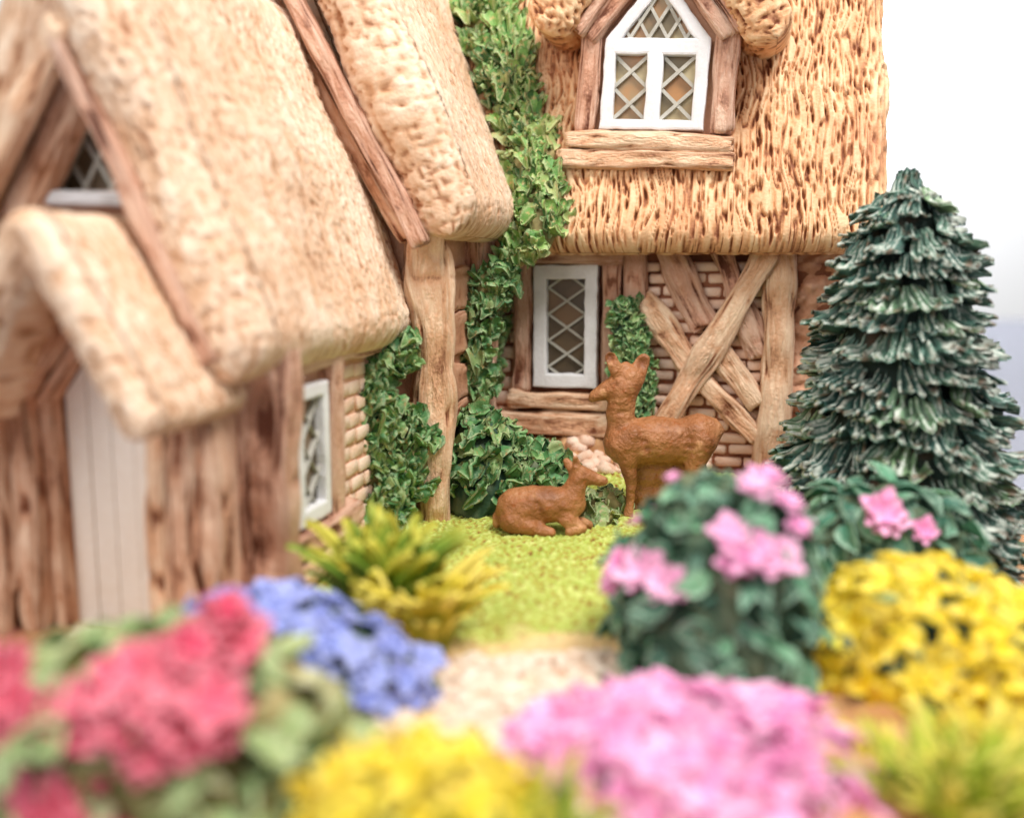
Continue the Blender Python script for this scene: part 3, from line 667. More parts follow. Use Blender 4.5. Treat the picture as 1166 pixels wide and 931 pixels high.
def leaf_mesh(mat, seed, L=1.0, W=.8, fold=.35, curl=.35, power=.75, n=7, m=5, thick=.07, wav=.12):
    rr = np.random.RandomState(seed); t = np.linspace(0.0, 1, n)[:, None]; x = np.linspace(-1, 1, m)[None]
    w = W / 2 * np.clip(np.sin(math.pi * np.clip(t, .03, .97) ** power), .04, 1) ** .8
    X = x * w; Y = t * L + 0 * x; Z = fold * np.abs(X) - curl * t ** 2 * L + 0 * x
    Z = Z + wav * vnoise(np.stack([X * 3 + seed, Y * 3, 0 * X], -1), seed) ; X = X + .08 * vnoise(np.stack([Y * 2, 0 * Y + seed, 0 * Y], -1), seed + 1)
    cav = np.clip(.35 + .45 * np.abs(x) ** 2 + .3 * t + 0 * X, 0, 1)
    return solid_strip('leaf', np.stack([X, Y, Z], -1), mat, cav, t + 0 * x, thick)
def flower_mesh(mat, seed, petals=5, L=.55, W=.5, cup=.35, rings=1, thick=.06, pointed=.8):
    rr = random.Random(seed); V, F, cv = [], [], []
    for ring in range(rings):
        for k in range(petals):
            a = 2 * math.pi * (k + .5 * ring) / petals + rr.uniform(-.25, .25); sc = (1 - .28 * ring) * rr.uniform(.82, 1.15); up = cup + .45 * ring + rr.uniform(-.15, .15)
            n, m = 5, 4; t = np.linspace(0, 1, n)[:, None]; x = np.linspace(-1, 1, m)[None]
            w = W / 2 * sc * np.clip(np.sin(math.pi * np.clip(t, .12, .93) ** pointed), .2, 1)
            X = x * w; r = .04 + t * L * sc; Z = up * (t ** 1.3) * L * sc - .25 * (t ** 3) * L + .18 * np.abs(x) * w + .03 * ring
            Xw = np.cos(a) * r - np.sin(a) * X; Yw = np.sin(a) * r + np.cos(a) * X
            P = np.stack([Xw, Yw, Z + 0 * X], -1); Q = P - np.array([0, 0, thick])
            b = len(V); nv = n * m; V += [tuple(p) for p in P.reshape(-1, 3)] + [tuple(p) for p in Q.reshape(-1, 3)]
            F += [tuple(f + b) for f in grid_faces(n, m)] + [tuple(f[::-1] + b + nv) for f in grid_faces(n, m)]
            ringv = [i * m for i in range(n)] + [(n - 1) * m + j for j in range(1, m)] + [i * m + m - 1 for i in range(n - 2, -1, -1)] + [j for j in range(m - 2, 0, -1)]
            for i, q in enumerate(ringv):
                y = ringv[(i + 1) % len(ringv)]; F.append((y + b, q + b, q + nv + b, y + nv + b))
            c = np.clip(.2 + .6 * t + .15 * np.abs(x), 0, 1).ravel(); cv += list(c) + list(c * .5)
    return mesh('flower', V, F, mat, cav=cv)
def basis(nrm, dirn):
    z = Vector(nrm).normalized(); y = Vector(dirn); y = (y - z * y.dot(z))
    if y.length < 1e-4: y = z.orthogonal()
    y.normalize(); x = y.cross(z); return Matrix((x, y, z)).transposed().to_4x4()
def put(name, me, root, p, nrm, dirn, s):
    o = bpy.data.objects.new(name, me); C.objects.link(o); o.parent = root
    sv = s if isinstance(s, (tuple, list)) else (s, s, s)
    o.matrix_local = Matrix.Translation(Vector(p) - root.location) @ basis(nrm, dirn) @ Matrix.Diagonal((*sv, 1)); return o
def lumpy(name, c, r, mat, root, seed=0, amp=.18, freq=3.4, roll=0.0, sub=5):
    bm = bmesh.new(); bmesh.ops.create_icosphere(bm, subdivisions=sub, radius=1); me = bpy.data.meshes.new(name); bm.to_mesh(me); bm.free()
    co = np.array([v.co for v in me.vertices]); d = fbm(co * freq + seed * 3.1, 3, seed); f1 = np.abs(vnoise(co * freq * 2.6, seed + 4))
    co = co * (1 + amp * d - amp * .5 * np.clip(1 - f1 * 4, 0, 1))[:, None] * np.array(r)
    cs, sn = math.cos(roll), math.sin(roll); co = np.stack([co[:, 0] * cs + co[:, 2] * sn, co[:, 1], -co[:, 0] * sn + co[:, 2] * cs], -1)
    co += np.array(c) - np.array(root.location)
    me.vertices.foreach_set('co', co.ravel()); me.update()
    a = me.attributes.new('cav', 'FLOAT', 'POINT'); a.data.foreach_set('value', np.clip(.5 + .7 * d, 0, 1).astype(np.float32))
    me.polygons.foreach_set('use_smooth', [True] * len(me.polygons)); me.materials.append(M[mat]); return link(name, me, root)
def plant(name, loc, label, cat, group=None):
    o = link(name, None, None, loc); return tag(o, label, cat, group)
def fib(n, zmin):
    out = []
    k = 0; tot = int(n * 2 / (1 - zmin)) + 1
    for i in range(tot):
        z = 1 - 2 * (i + .5) / tot
        if z < zmin: break
        a = i * 2.39996; q = math.sqrt(1 - z * z); out.append(Vector((q * math.cos(a), q * math.sin(a), z)))
    return out
def cover(root, nm, meshes, c, r, n, size, zmin=-.25, droop=.6, lift=.0, roll=0.0, jitter=.22, keep=None, nrm_mix=.55):
    """set leaves or florets over an uneven mound"""
    Rm = Matrix.Rotation(roll, 3, 'Y'); c = Vector(c)
    for q in fib(n, zmin):
        q = (q + Vector((rng.uniform(-1, 1), rng.uniform(-1, 1), rng.uniform(-1, 1))) * jitter * .5).normalized()
        p = Rm @ Vector((q.x * r[0], q.y * r[1], q.z * r[2])); nn = (Rm @ Vector((q.x / r[0], q.y / r[1], q.z / r[2]))).normalized()
        pw = c + p * (1 + lift + rng.uniform(-.06, .05))
        if keep and not keep(pw): continue
        nr = (nn * nrm_mix + Vector((rng.gauss(0, .35), rng.gauss(0, .35), rng.gauss(.25, .3)))).normalized()
        down = Vector((rng.gauss(0, .5), rng.gauss(0, .5), -droop)) + nn * .5
        s = size * rng.uniform(.7, 1.3); put(nm, rng.choice(meshes), root, pw, nr, down, (s * rng.uniform(.8, 1.2), s, s * rng.uniform(.8, 1.3)))

# --- climbing ivy
ivy_leaf = [leaf_mesh('ivy', 20 + k, 1, 1.15, .30, .45, .5, 8, 7, .18, .55) for k in range(8)]
dark_leaf = [leaf_mesh('ivy_dark', 30 + k, 1, 1.1, .35, .45, .5, 8, 7, .18, .55) for k in range(8)]
def ivy(root, line, meshes, n, size, core, dome=.14, world=False):
    """line: (u, v, z, half width, outward normal) along the stem, in cottage coordinates"""
    L = [(Vector(p[:3]) if world else hw(*p[:3]), p[3], (Vector(p[4]) if world else HM.to_3x3() @ Vector(p[4])).normalized()) for p in line]
    m = len(L) - 1
    # woody mass under the leaves
    nn, K = 10 * m + 1, 14; V = []; cv = []
    for i in range(nn):
        t = i / 10; k = min(int(t), m - 1); f = t - k
        p = L[k][0].lerp(L[k + 1][0], f); w = L[k][1] * (1 - f) + L[k + 1][1] * f; nr = L[k][2].lerp(L[k + 1][2], f).normalized()
        ax = (L[k + 1][0] - L[k][0]).normalized(); sd = ax.cross(nr).normalized(); e = .05 if i in (0, nn - 1) else 1
        for j in range(K):
            a = 2 * math.pi * j / K; q = p + sd * (math.cos(a) * w * .8 * e) + nr * (math.sin(a) * dome * .8 * e)
            h = float(vnoise(np.array([q.x * 5, q.y * 5, q.z * 5]), 3)); q = q + (sd * math.cos(a) + nr * math.sin(a)) * h * .07 * e
            V.append(q - root.location); cv.append(.5 + .5 * h)
    link('stem', mesh('stem', [tuple(v) for v in V], grid_faces(nn, K, True), core, cav=np.clip(cv, 0, 1)), root)
    lens = [(L[k + 1][0] - L[k][0]).length * (L[k + 1][1] + L[k][1]) for k in range(m)]
    for i in range(n):
        x = (i + rng.random()) / n * sum(lens); k = 0
        while k < m - 1 and x > lens[k]: x -= lens[k]; k += 1
        f = x / lens[k]; w = L[k][1] * (1 - f) + L[k + 1][1] * f; nr = L[k][2].lerp(L[k + 1][2], f).normalized()
        ax = (L[k + 1][0] - L[k][0]).normalized(); sd = ax.cross(nr).normalized(); s = rng.uniform(-1, 1)
        p = L[k][0].lerp(L[k + 1][0], f) + sd * s * w + nr * (dome * math.sqrt(max(0, 1 - s * s)) + rng.uniform(-.03, .05))
        nrm = nr + sd * s * .6 + Vector((rng.gauss(0, .3), rng.gauss(0, .3), rng.gauss(.45, .35)))
        sz = size * rng.uniform(.65, 1.35); put('leaf', rng.choice(meshes), root, p, nrm, Vector((rng.gauss(0, .6), rng.gauss(0, .3), -.8)) + nr * .5, (sz * rng.uniform(.85, 1.25), sz, sz * rng.uniform(.9, 1.5)))
rn = (0, -.9, .43)
o = plant('climbing_ivy', hw(-1.2, -.2, 0), 'bright green ivy climbing the valley between the two thatched roofs', 'ivy', 'ivy growing on the cottage')
ivy(o, [(-1.75, .62, 8.1, .50, rn), (-1.45, .38, 7.35, .50, rn), (-1.08, .08, 6.6, .46, rn), (-.80, -.18, 5.85, .42, rn), (-.52, -.48, 5.15, .40, rn), (-.34, -.80, 4.45, .42, rn), (-.36, -.98, 3.98, .44, rn), (-.85, -.95, 3.60, .30, rn)], ivy_leaf, 298, .195, 'olive_core', .2)
o2 = plant('climbing_ivy', hw(-1.5, -.3, 0), 'dark green ivy in the shaded corner under the eave beside the leaded window', 'ivy', 'ivy growing on the cottage')
wn = (.2, -1, .1)
ivy(o2, [(-.80, -1.1, 3.55, .26, wn), (-1.08, -1.25, 3.1, .32, wn), (-1.22, -1.3, 2.6, .30, wn), (-1.26, -1.3, 2.1, .28, wn), (-1.2, -1.2, 1.55, .28, wn)], dark_leaf, 130, .19, 'olive_core', .1)
ivy(o2, [(-1.02, -.35, 3.52, .30, wn), (-1.22, -.25, 3.1, .34, wn), (-1.36, -.22, 2.6, .28, wn), (-1.40, -.22, 2.1, .24, wn), (-1.34, -.25, 1.6, .24, wn)], dark_leaf, 110, .20, 'olive_core', .1)
o3 = plant('climbing_ivy', hw(.95, -.3, 0), 'small leafed ivy between the leaded window and the timber braces', 'ivy', 'ivy growing on the cottage')
ivy(o3, [(.84, -.32, 2.98, .20, wn), (.92, -.34, 2.5, .26, wn), (1.0, -.36, 2.1, .34, wn), (1.08, -.36, 1.7, .34, wn), (1.06, -.36, 1.3, .30, wn), (1.0, -.36, .95, .22, wn)], dark_leaf, 230, .125, 'bush_core', .14)
o4 = plant('climbing_ivy', hw(-1.9, -3.7, 0), 'blurred green ivy clustered round the corner post below the wing roof', 'ivy', 'ivy growing on the cottage')
cn = (.6, -.8, .1)
ivy(o4, [(-1.42, -3.45, 2.42, .22, cn), (-1.85, -3.5, 2.30, .22, cn), (-2.02, -3.9, 2.0, .24, cn), (-1.96, -3.8, 1.6, .36, cn), (-1.76, -3.55, 1.25, .52, cn), (-1.62, -3.5, .95, .52, cn), (-1.86, -3.8, .6, .36, cn), (-1.86, -3.9, .2, .30, cn)], dark_leaf, 240, .20, 'olive_core', .16)
gi = plant('ivy_bush', (-.35, 13.9, 0), 'low spreading green ivy bush behind the lying deer', 'bush')
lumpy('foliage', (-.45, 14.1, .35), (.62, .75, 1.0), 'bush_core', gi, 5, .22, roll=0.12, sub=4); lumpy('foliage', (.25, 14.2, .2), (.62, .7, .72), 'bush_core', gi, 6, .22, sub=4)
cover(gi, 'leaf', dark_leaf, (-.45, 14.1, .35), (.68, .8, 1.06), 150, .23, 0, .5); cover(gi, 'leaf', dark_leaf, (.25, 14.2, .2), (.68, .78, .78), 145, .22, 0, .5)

# --- loose stones at the foot of the wall
bank = slab('rubble_bank', [(-1.2, -1.9, -.1), (2.2, -1.7, -.1), (2.2, -.2, .72), (-1.2, -.2, .72)], (0, .5, -.5), 'earth', cottage, .04, .22, 14, 4.0)
rubble = [m.copy() for m in stones]
for m in rubble: m.materials.clear(); m.materials.append(M['brick'])
for k in range(64):
    x, y = rng.uniform(.1, 1.75), 0
    u = -.4 + 2.7 * rng.random(); v = -rng.uniform(.3, 1.3); z = .72 - .5 * (-v - .3) + rng.uniform(-.08, .05); s = rng.uniform(.08, .16)
    o = link('stone', rubble[k % 7], bank); o.location = (u, v, z); o.scale = (s, s, s * 1.6); o.rotation_euler = (rng.uniform(-.5, .5), rng.uniform(-.5, .5), rng.uniform(0, 6))

pale_leaf = [leaf_mesh('red_leaf', 130 + k, 1, 1.0, .35, .4, .6, 7, 5, .09, .25) for k in range(5)]
def low_plant(spots, label):
    gp = plant('low_plant', (spots[0][0], spots[0][1], 0), label, 'plant')
    for x, y, r in spots:
        lumpy('foliage', (x, y, .08), (r, r, r * .95), 'olive_core', gp, int(x * 50), .2, sub=3); cover(gp, 'leaf', pale_leaf, (x, y, .08), (r, r, r), 30, .17, 0, .4)
low_plant(((1.12, 13.15, .26), (1.36, 13.75, .30), (.95, 13.6, .26)), 'pale green low plant between the two deer')
low_plant(((2.0, 14.0, .3), (2.35, 13.9, .3)), 'pale green low plant beneath the belly of the standing deer')
# --- conifer
def frond_mesh(seed, fingers=5):
    """a drooping spray: needle ridges side by side with deep gaps, ragged lower edge"""
    n, m = 9, 6 * fingers + 1; t = np.linspace(0, 1, n)[:, None]; x = np.linspace(-1, 1, m)[None]
    ph = vnoise(np.stack([x * 3 + seed, 0 * x, 0 * x], -1), seed) * .9
    ph = ph + .55 * np.sin(t * 4.2 + seed * 1.7 + x * 1.5) * t
    ridge = (np.cos((x * fingers + ph) * math.pi) * .5 + .5) ** .8
    ln = 1 - .20 * np.abs(x) ** 1.5 + .20 * (ridge[-1:] - .5) + .16 * vnoise(np.stack([x * 5, 0 * x + seed, 0 * x], -1), seed + 2)
    w = .40 * (.55 + .6 * t); tw = .45 * vnoise(np.stack([t * 2, 0 * t + seed, 0 * t], -1), seed + 6)
    Y = t * ln * .9; X = x * w + .08 * tw * t; Z = ridge * .20 * (.3 + .7 * t) - .32 * t ** 1.4 + .50 * t ** 3.5 - .16 * x ** 2 + 0 * X + tw * x * .2 + .10 * vnoise(np.stack([x * 2.5 + 0 * t, t * 3 + 0 * x, 0 * t + 0 * x + seed], -1), seed + 9)
    cav = np.clip(-.02 + .86 * ridge * (.66 + .4 * t) + .2 * t ** 6, 0, 1) + 0 * X
    return solid_strip('branch', np.stack([X, Y, Z], -1), 'conifer', cav, t + 0 * x, .07)
fronds = [frond_mesh(k, 4 + k % 3) for k in range(8)]
TX, TY, TZ = 4.92, 12.6, -.40
tree = plant('conifer_tree', (TX, TY, TZ), 'dark green conifer with pale brushed drooping branches beside the cottage', 'tree')
def tree_r(z):                      # crown radius at height z above the base
    return float(np.interp(z, [0, .6, 1.4, 2.4, 3.2, 3.9, 4.4, 4.70, 4.86], [1.54, 1.54, 1.38, 1.14, .97, .82, .62, .44, .16]))
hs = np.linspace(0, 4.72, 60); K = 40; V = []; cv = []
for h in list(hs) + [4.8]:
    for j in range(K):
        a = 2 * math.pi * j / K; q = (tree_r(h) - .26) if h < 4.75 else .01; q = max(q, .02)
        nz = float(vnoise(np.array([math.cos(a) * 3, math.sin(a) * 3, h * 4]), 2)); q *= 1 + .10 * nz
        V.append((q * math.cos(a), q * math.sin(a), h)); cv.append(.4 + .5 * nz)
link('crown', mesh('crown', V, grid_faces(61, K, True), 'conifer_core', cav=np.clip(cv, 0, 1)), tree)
beam('trunk', (0, 0, -.15), (0, 0, 1.2), .6, .6, parent=tree, mat='porch_timber')
nb = 0; z = .10; row = 0
while z < 4.66:
    r = tree_r(z); n = max(5, int(2 * math.pi * r / .355)); a0 = rng.uniform(0, 6)
    zlift = rng.uniform(-.03, .03)
    for k in range(n):
        a = a0 + 2 * math.pi * (k + rng.uniform(-.2, .2)) / n; od = Vector((math.cos(a), math.sin(a), 0)); sc = (.56 if z < 3.4 else .48) * rng.uniform(.82, 1.2)
        if z > 4.2: sc *= .78
        wavy = .09 * math.sin(a * 3 + row * 1.7)
        p = tree.location + od * max(.02, r - .62 * sc + rng.uniform(-.08, .08)) + Vector((0, 0, z + .62 * sc + zlift + wavy))
        dirn = od * .62 + Vector((0, 0, -rng.uniform(.7, .9))) + od.cross(Vector((0, 0, 1))) * rng.uniform(-.5, .5); nrm = Vector((0, 0, rng.uniform(.5, .9))) + od * 1.0 + od.cross(Vector((0, 0, 1))) * rng.uniform(-.4, .4)
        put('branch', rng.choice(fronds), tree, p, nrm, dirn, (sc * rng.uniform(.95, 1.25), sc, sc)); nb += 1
    z += .335 if z < 3.3 else .26; row += 1
for k in range(7):
    a = k * .9; put('branch', fronds[k % 8], tree, tree.location + Vector((.02 * math.cos(a), .02 * math.sin(a), 5.04)), Vector((math.cos(a), math.sin(a), .5)), Vector((math.cos(a) * .45, math.sin(a) * .45, -1)), .52)

# --- dark bush with pink blossoms
rh_leaf = [leaf_mesh('rhodo', 50 + k, 1, .62, .30, .35, .7) for k in range(6)]
pk5 = [flower_mesh('pink', 60 + k, 5, .55, .46, .45, 1, .09) for k in range(4)]
pk5b = [flower_mesh('pink', 65 + k, 5, .6, .5, .55, 2, .08) for k in range(3)]
rc, rr_ = (1.84, 8.55, .22), (.88, .92, 1.40)
rb = plant('flowering_bush', (1.90, 8.95, 0), 'tall dark green bush with large pink blossoms in front of the standing deer', 'bush')
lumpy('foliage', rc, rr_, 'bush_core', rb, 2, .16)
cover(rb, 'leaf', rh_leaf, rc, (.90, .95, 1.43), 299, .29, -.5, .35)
for p, s in (((1.13, 8.11, 0.9), 0.36), ((1.0, 8.45, 0.83), 0.32), ((0.95, 8.52, 0.66), 0.25), ((1.26, 7.92, 0.86), 0.32), ((1.77, 7.87, 1.27), 0.32), ((1.9, 7.8, 1.15), 0.4), ((2.12, 7.83, 1.1), 0.38), ((1.81, 7.76, 1.08), 0.28), ((2.18, 8.48, 1.59), 0.3), ((2.33, 8.3, 1.42), 0.25), ((1.45, 8.7, 1.55), 0.14), ((1.41, 7.8, 0.87), 0.2), ((2.02, 8.2, 1.58), .3), ((2.12, 8.3, 1.50), .28), ((2.40, 8.2, 1.24), .24), ((1.9, 9.3, 1.2), .4), ((1.4, 9.3, 1.0), .4)):
    n = Vector(p) - Vector(rc); put('flower', rng.choice(pk5b), rb, Vector(p) + n.normalized() * .05, n + Vector((0, -.3, .25)), Vector((rng.uniform(-1, 1), 0, 1)), s)
b2c = (3.95, 10.35, .40)
b2 = plant('flowering_bush', (3.95, 10.35, 0), 'green bush with one pink blossom at the foot of the conifer', 'bush')
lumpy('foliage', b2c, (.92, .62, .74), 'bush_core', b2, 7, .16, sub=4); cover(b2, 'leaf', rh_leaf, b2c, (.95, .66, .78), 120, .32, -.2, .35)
for p, s in (((3.72, 9.78, 1.0), .42), ((3.80, 9.76, .92), .34), ((4.12, 9.7, .84), .26)): put('flower', rng.choice(pk5b), b2, p, (0, -.7, .6), (1, 0, .2), s)

# --- yellow flowering bush
yl = [flower_mesh('yellow', 70 + k, 4, .6, .34, .25, 1, .09, .9) for k in range(5)]
rl_ = [leaf_mesh('red_leaf', 195 + k, 1, .7, .3, .35, .7) for k in range(4)]
yc, yr = (3.72, 8.35, .04), (1.05, .75, .80)
yb = plant('flowering_bush', (3.75, 8.95, 0), 'rounded bush thick with bright yellow petals next to the pink-blossomed bush', 'bush')
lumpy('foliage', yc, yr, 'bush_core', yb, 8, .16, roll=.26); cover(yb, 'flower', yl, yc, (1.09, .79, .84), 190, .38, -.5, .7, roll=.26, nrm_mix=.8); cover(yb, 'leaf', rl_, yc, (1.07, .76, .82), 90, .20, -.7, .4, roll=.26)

# --- mound of pink flowers in front
pm = plant('flower_mound', (1.2, 6.75, 0), 'low mound of pale pink flowers at the near end of the path', 'flowers')
pc, pr_ = (1.20, 6.72, -.24), (1.26, .85, .56)
lumpy('foliage', pc, pr_, 'bush_core', pm, 9, .14); cover(pm, 'flower', pk5, pc, (1.32, .9, .62), 190, .40, -.1, .3, nrm_mix=.8, jitter=.45)

# --- mound of blue flowers
bl = [flower_mesh('blue', 80 + k, 5, .5, .46, .3, 1, .08) for k in range(5)]
bm_ = plant('flower_mound', (-1.55, 7.95, 0), 'mound of small blue flowers beside the porch wing', 'flowers')
bc, br = (-1.68, 7.75, .20), (1.08, .55, .55)
lumpy('foliage', bc, br, 'bush_core', bm_, 11, .14, roll=R(19)); cover(bm_, 'flower', bl, bc, (1.13, .6, .60), 220, .24, -.5, .3, roll=R(19), nrm_mix=1.1, jitter=.3)

# --- red flowering bush, very near
rd = [flower_mesh('red', 90 + k, 5, .55, .5, .5, 2, .08) for k in range(5)]
rl = [leaf_mesh('red_leaf', 95 + k, 1, .7, .3, .35, .7) for k in range(5)]
redc, redr = (-2.30, 6.35, .16), (1.24, .72, .86)
rdb = plant('flowering_bush', (-2.15, 6.5, 0), 'leafy bush with clusters of red flowers in front of the porch', 'bush')
lumpy('foliage', redc, redr, 'olive_core', rdb, 13, .16, roll=.16); cover(rdb, 'leaf', rl, redc, (1.26, .74, .88), 230, .34, -.5, .3, roll=.16)
for (x, y, z), k, sp in (((-1.84, 6.12, 1.18), 6, .13), ((-2.06, 5.95, 1.06), 5, .12), ((-2.34, 5.82, .92), 4, .10), ((-2.46, 5.75, .76), 5, .12), ((-2.14, 5.66, .60), 5, .12), ((-1.9, 5.74, .78), 3, .10), ((-2.2, 5.72, .84), 2, .1),
                         ((-3.24, 6.0, .86), 5, .09), ((-3.10, 5.85, .72), 4, .09), ((-3.22, 5.9, .52), 4, .1), ((-2.85, 5.72, .20), 7, .13), ((-2.68, 5.66, .08), 7, .13)):
    for _ in range(k):
        p = Vector((x + rng.gauss(0, sp), y + rng.uniform(-.06, .1), z + rng.gauss(0, sp * .8)))
        put('flower', rng.choice(rd), rdb, p, (p - Vector(redc)).normalized() + Vector((rng.gauss(0, .3), -.3, .3)), (rng.uniform(-1, 1), 0, 1), rng.uniform(.28, .42))

# --- tufts of long leaves and yellow flowers
def tuft_blade(mat, seed, L=1.0, W=.09, arch=.55):
    n, m = 10, 3; t = np.linspace(0, 1, n)[:, None]; x = np.linspace(-1, 1, m)[None]
    w = W / 2 * np.clip(1.15 - t ** 2.5, .12, 1) * (.6 + .6 * np.sin(math.pi * np.clip(t, 0, 1) ** .8))
    Y = L * arch * t ** 1.6 + 0 * x; Z = L * (t - .28 * t ** 2.6) + .25 * np.abs(x) * w; X = x * w + .05 * vnoise(np.stack([t * 2, 0 * t + seed, 0 * t], -1), seed)
    return solid_strip('blade', np.stack([X, Y, Z], -1), mat, np.clip(.4 + .4 * t + 0 * x, 0, 1), t + 0 * x, .035)
def tuft(root, blades, c, n, size, spread=.25, tilt=.25):
    for k in range(n):
        a = rng.uniform(0, 2 * math.pi); od = Vector((math.cos(a), math.sin(a), 0)); q = spread * math.sqrt(rng.random())
        put('blade', rng.choice(blades), root, Vector(c) + od * q, Vector((0, 0, 1)) - od * rng.uniform(-.1, tilt), od, size * rng.uniform(.65, 1.15))
green_bl = [tuft_blade('blade', k, 1, .14, .08 + .08 * k) for k in range(5)]; gold_bl = [tuft_blade('blade_gold', 10 + k, 1, .15, .12 + .11 * k) for k in range(5)]
tf = plant('grass_tuft', (-1.0, 9.0, -.06), 'yellow-green tuft of arching leaves at the edge of the lawn', 'plant')
tuft(tf, green_bl, (-1.22, 9.1, -.06), 90, 1.48, .20, .06); tuft(tf, gold_bl, (-.82, 8.75, -.08), 95, 1.15, .19, .0)
tf2 = plant('grass_tuft', (3.15, 6.7, -.05), 'blurred yellow-green leafy tuft nearest the pink flower mound', 'plant')
tuft(tf2, gold_bl, (2.70, 6.55, -.3), 60, .62, .35, .6); lime_bl = [tuft_blade('blade_lime', 20 + k, 1, .16, .2 + .13 * k) for k in range(5)]
tuft(tf2, lime_bl, (3.0, 6.35, -.3), 150, .66, .45, .6); tuft(tf2, gold_bl, (3.5, 6.7, -.3), 60, .7, .35, .6)
yf = plant('flower_clump', (-.5, 5.7, -.05), 'very blurred clump of yellow flowers between the red bush and pink mound', 'flowers')
lumpy('foliage', (-.5, 5.35, -.02), (.72, .36, .52), 'olive_core', yf, 15, .15, sub=4)
cover(yf, 'flower', yl, (-.5, 5.32, .0), (.76, .42, .80), 120, .28, -.1, .3, nrm_mix=.9, jitter=.4); tuft(yf, gold_bl, (-.55, 5.25, -.1), 60, .88, .45, .3); tuft(yf, green_bl, (-.2, 5.2, -.1), 150, .85, .5, .4)

# ================================================================== deer
def clay(name, blobs, loc, dents=(), voxel=.026, smooth=4):
    """one continuous body: tapered limbs merged into a single surface"""
    bm = bmesh.new()
    for (p0, r0, p1, r1, *flat) in blobs:
        p0, p1 = Vector(p0), Vector(p1); d = (p1 - p0).length; n = max(2, int(d / (min(r0, r1) * .35)) + 1)
        for k in range(n):
            t = k / (n - 1); rad = r0 + (r1 - r0) * t
            bmesh.ops.create_icosphere(bm, subdivisions=2, radius=rad, matrix=Matrix.Translation(p0.lerp(p1, t)) @ (Matrix.Diagonal((*flat[0], 1)) if flat else Matrix.Identity(4)))
    me = bpy.data.meshes.new('raw'); bm.to_mesh(me); bm.free()
    tmp = bpy.data.objects.new('raw', me); C.objects.link(tmp)
    md = tmp.modifiers.new('r', 'REMESH'); md.mode = 'VOXEL'; md.voxel_size = voxel; md.use_smooth_shade = True
    sm = tmp.modifiers.new('s', 'SMOOTH'); sm.factor = .5; sm.iterations = smooth
    dg = bpy.context.evaluated_depsgraph_get(); out = bpy.data.meshes.new_from_object(tmp.evaluated_get(dg))
    C.objects.unlink(tmp); bpy.data.objects.remove(tmp)
    co = np.array([v.co for v in out.vertices]); wt = np.zeros(len(co)); push = np.zeros_like(co)
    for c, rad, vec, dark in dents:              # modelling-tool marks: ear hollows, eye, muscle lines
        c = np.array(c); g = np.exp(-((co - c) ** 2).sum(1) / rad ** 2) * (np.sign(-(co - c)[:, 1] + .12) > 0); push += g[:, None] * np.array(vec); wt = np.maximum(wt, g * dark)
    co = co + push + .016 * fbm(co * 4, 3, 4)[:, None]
    out.vertices.foreach_set('co', co.ravel()); out.update()
    at = out.attributes.new('cav', 'FLOAT', 'POINT'); at.data.foreach_set('value', wt.astype(np.float32))
    out.name = name; out.materials.clear(); out.materials.append(M['deer']); out.polygons.foreach_set('use_smooth', [True] * len(out.polygons))
    o = link(name, out, None, loc); return o
def S(px): return px * .0121
def q(x, y, d=0.0): return (S(x - 715), d, S(590 - y))
stand = [
    (q(710, 510), S(27), q(740, 506), S(28), ), (q(740, 506), S(28), q(772, 508), S(26)), (q(772, 508), S(26), q(790, 503), S(27)), (q(792, 500), S(24), q(803, 497), S(17)),
    (q(806, 492), S(8), q(817, 497), S(5)),
    (q(706, 508), S(20), q(703, 478), S(15)), (q(703, 478), S(17), q(705, 455), S(16)), (q(706, 450), S(18), q(714, 438), S(16)),
    (q(702, 445), S(16), q(688, 450), S(11)), (q(688, 450), S(11), q(675, 456), S(7.5)), (q(675, 457), S(6.5), q(672, 459), S(5.5)),
    (q(700, 432, -.06), S(9), q(691, 412, -.10), S(7), (1, .6, 1)), (q(720, 434, .0), S(12), q(728, 417, .02), S(8.5), (1, .6, 1)), (q(706, 436), S(10), q(708, 424), S(7)),
    (q(709, 520, -.12), S(13), q(716, 552, -.13), S(7)), (q(716, 552, -.13), S(7), q(715, 578, -.13), S(5)), (q(715, 578, -.13), S(5), q(713, 590, -.14), S(6.5)),
    (q(714, 520, .14), S(14), q(727, 552, .15), S(8)), (q(727, 552, .15), S(8), q(727, 578, .15), S(5.5)), (q(727, 578, .15), S(6), q(725, 590, .15), S(7)),
    (q(793, 508, -.14), S(18), q(786, 535, -.15), S(11)), (q(786, 535, -.15), S(11), q(800, 560, -.15), S(6.5)), (q(800, 560, -.15), S(6.5), q(796, 590, -.15), S(6)),
    (q(797, 508, .14), S(18), q(792, 535, .15), S(11)), (q(792, 535, .15), S(11), q(808, 560, .15), S(6.5)), (q(808, 560, .15), S(6.5), q(804, 590, .15), S(6)),
    (q(716, 500, -.16), S(15), q(712, 525, -.14), S(13)),
    (q(738, 545, .1), S(20), q(785, 545, .1), S(20), (1, .35, 1)), (q(738, 575, .1), S(18), q(785, 575, .1), S(18), (1, .35, 1)),
]
ds = [(q(690, 411, -.17), .075, (0, .09, 0), .9), (q(727, 419, -.09), .085, (0, .09, 0), .8), (q(697, 441, -.19), .03, (0, .03, 0), .9)]
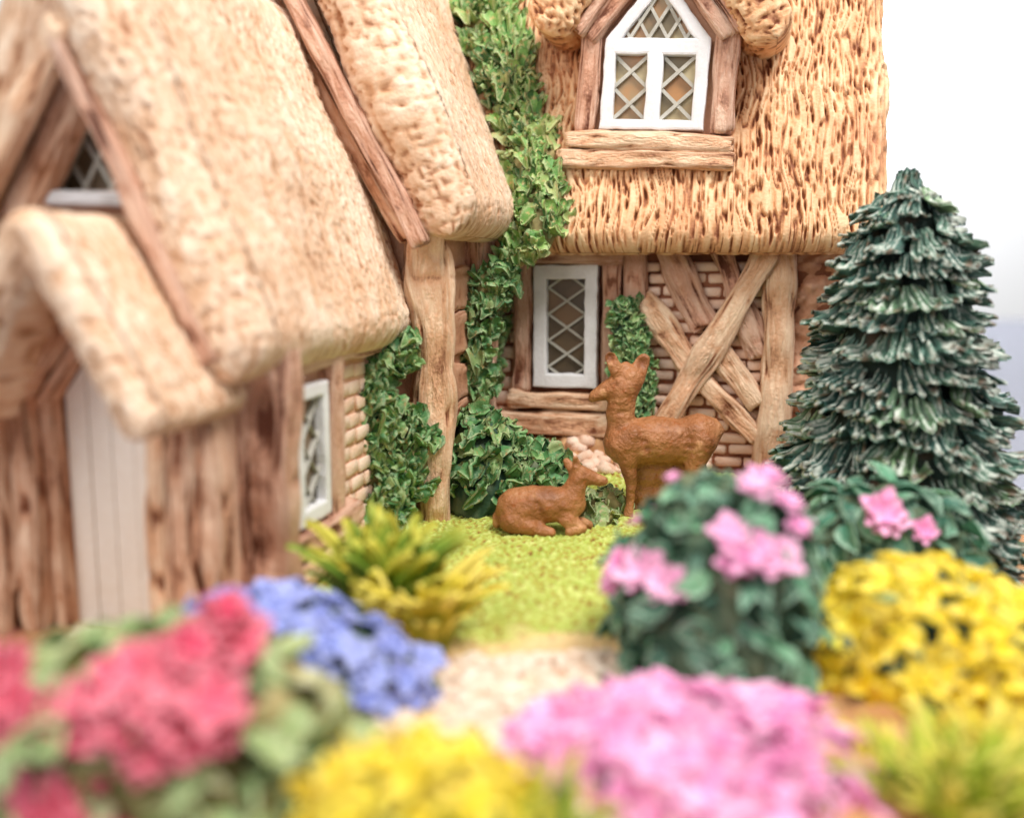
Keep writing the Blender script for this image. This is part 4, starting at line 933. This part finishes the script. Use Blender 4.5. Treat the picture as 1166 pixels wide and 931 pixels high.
ds += [(q(722 + k * 3, 485 + k * 9, -.33), .05, (.0, .05, 0), .5) for k in range(6)] + [(q(770 - (k - 2.5) ** 2 * 1.3 + 8, 484 + k * 9, -.31), .05, (0, .05, 0), .5) for k in range(6)] + [(q(700 + k * 6, 474 - k * 1, -.2), .04, (0, .03, 0), .3) for k in range(3)]
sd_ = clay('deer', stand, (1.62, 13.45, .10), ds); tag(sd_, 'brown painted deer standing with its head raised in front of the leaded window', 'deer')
def S2(px): return px * .0113
def q2(x, y, d=0.0): return (S2(x - 625), d, S2(608 - y))
lie = [
    (q2(588, 581), S2(25), q2(608, 577), S2(24)), (q2(608, 577), S2(24), q2(635, 576), S2(21)), (q2(635, 576), S2(21), q2(650, 574), S2(19)),
    (q2(650, 570), S2(17), q2(657, 552), S2(12.5)), (q2(657, 552), S2(12.5), q2(659, 543), S2(12)), (q2(661, 541), S2(11.5), q2(676, 545), S2(8.5)), (q2(676, 545), S2(8.5), q2(688, 549), S2(6)),
    (q2(657, 536, -.05), S2(7), q2(655, 521, -.08), S2(4.5), (1, .7, 1)), (q2(653, 538, .08), S2(7), q2(645, 528, .12), S2(5), (1, .7, 1)),
    (q2(645, 590, -.12), S2(10), q2(662, 601, -.16), S2(7)), (q2(662, 601, -.16), S2(7), q2(648, 604, -.2), S2(5.5)), (q2(662, 600, .1), S2(8), q2(672, 603, .1), S2(6)),
    (q2(582, 592, -.14), S2(15), q2(604, 600, -.2), S2(9)), (q2(604, 600, -.2), S2(9), q2(628, 604, -.22), S2(6)), (q2(568, 590), S2(8), q2(565, 600), S2(5)),
]
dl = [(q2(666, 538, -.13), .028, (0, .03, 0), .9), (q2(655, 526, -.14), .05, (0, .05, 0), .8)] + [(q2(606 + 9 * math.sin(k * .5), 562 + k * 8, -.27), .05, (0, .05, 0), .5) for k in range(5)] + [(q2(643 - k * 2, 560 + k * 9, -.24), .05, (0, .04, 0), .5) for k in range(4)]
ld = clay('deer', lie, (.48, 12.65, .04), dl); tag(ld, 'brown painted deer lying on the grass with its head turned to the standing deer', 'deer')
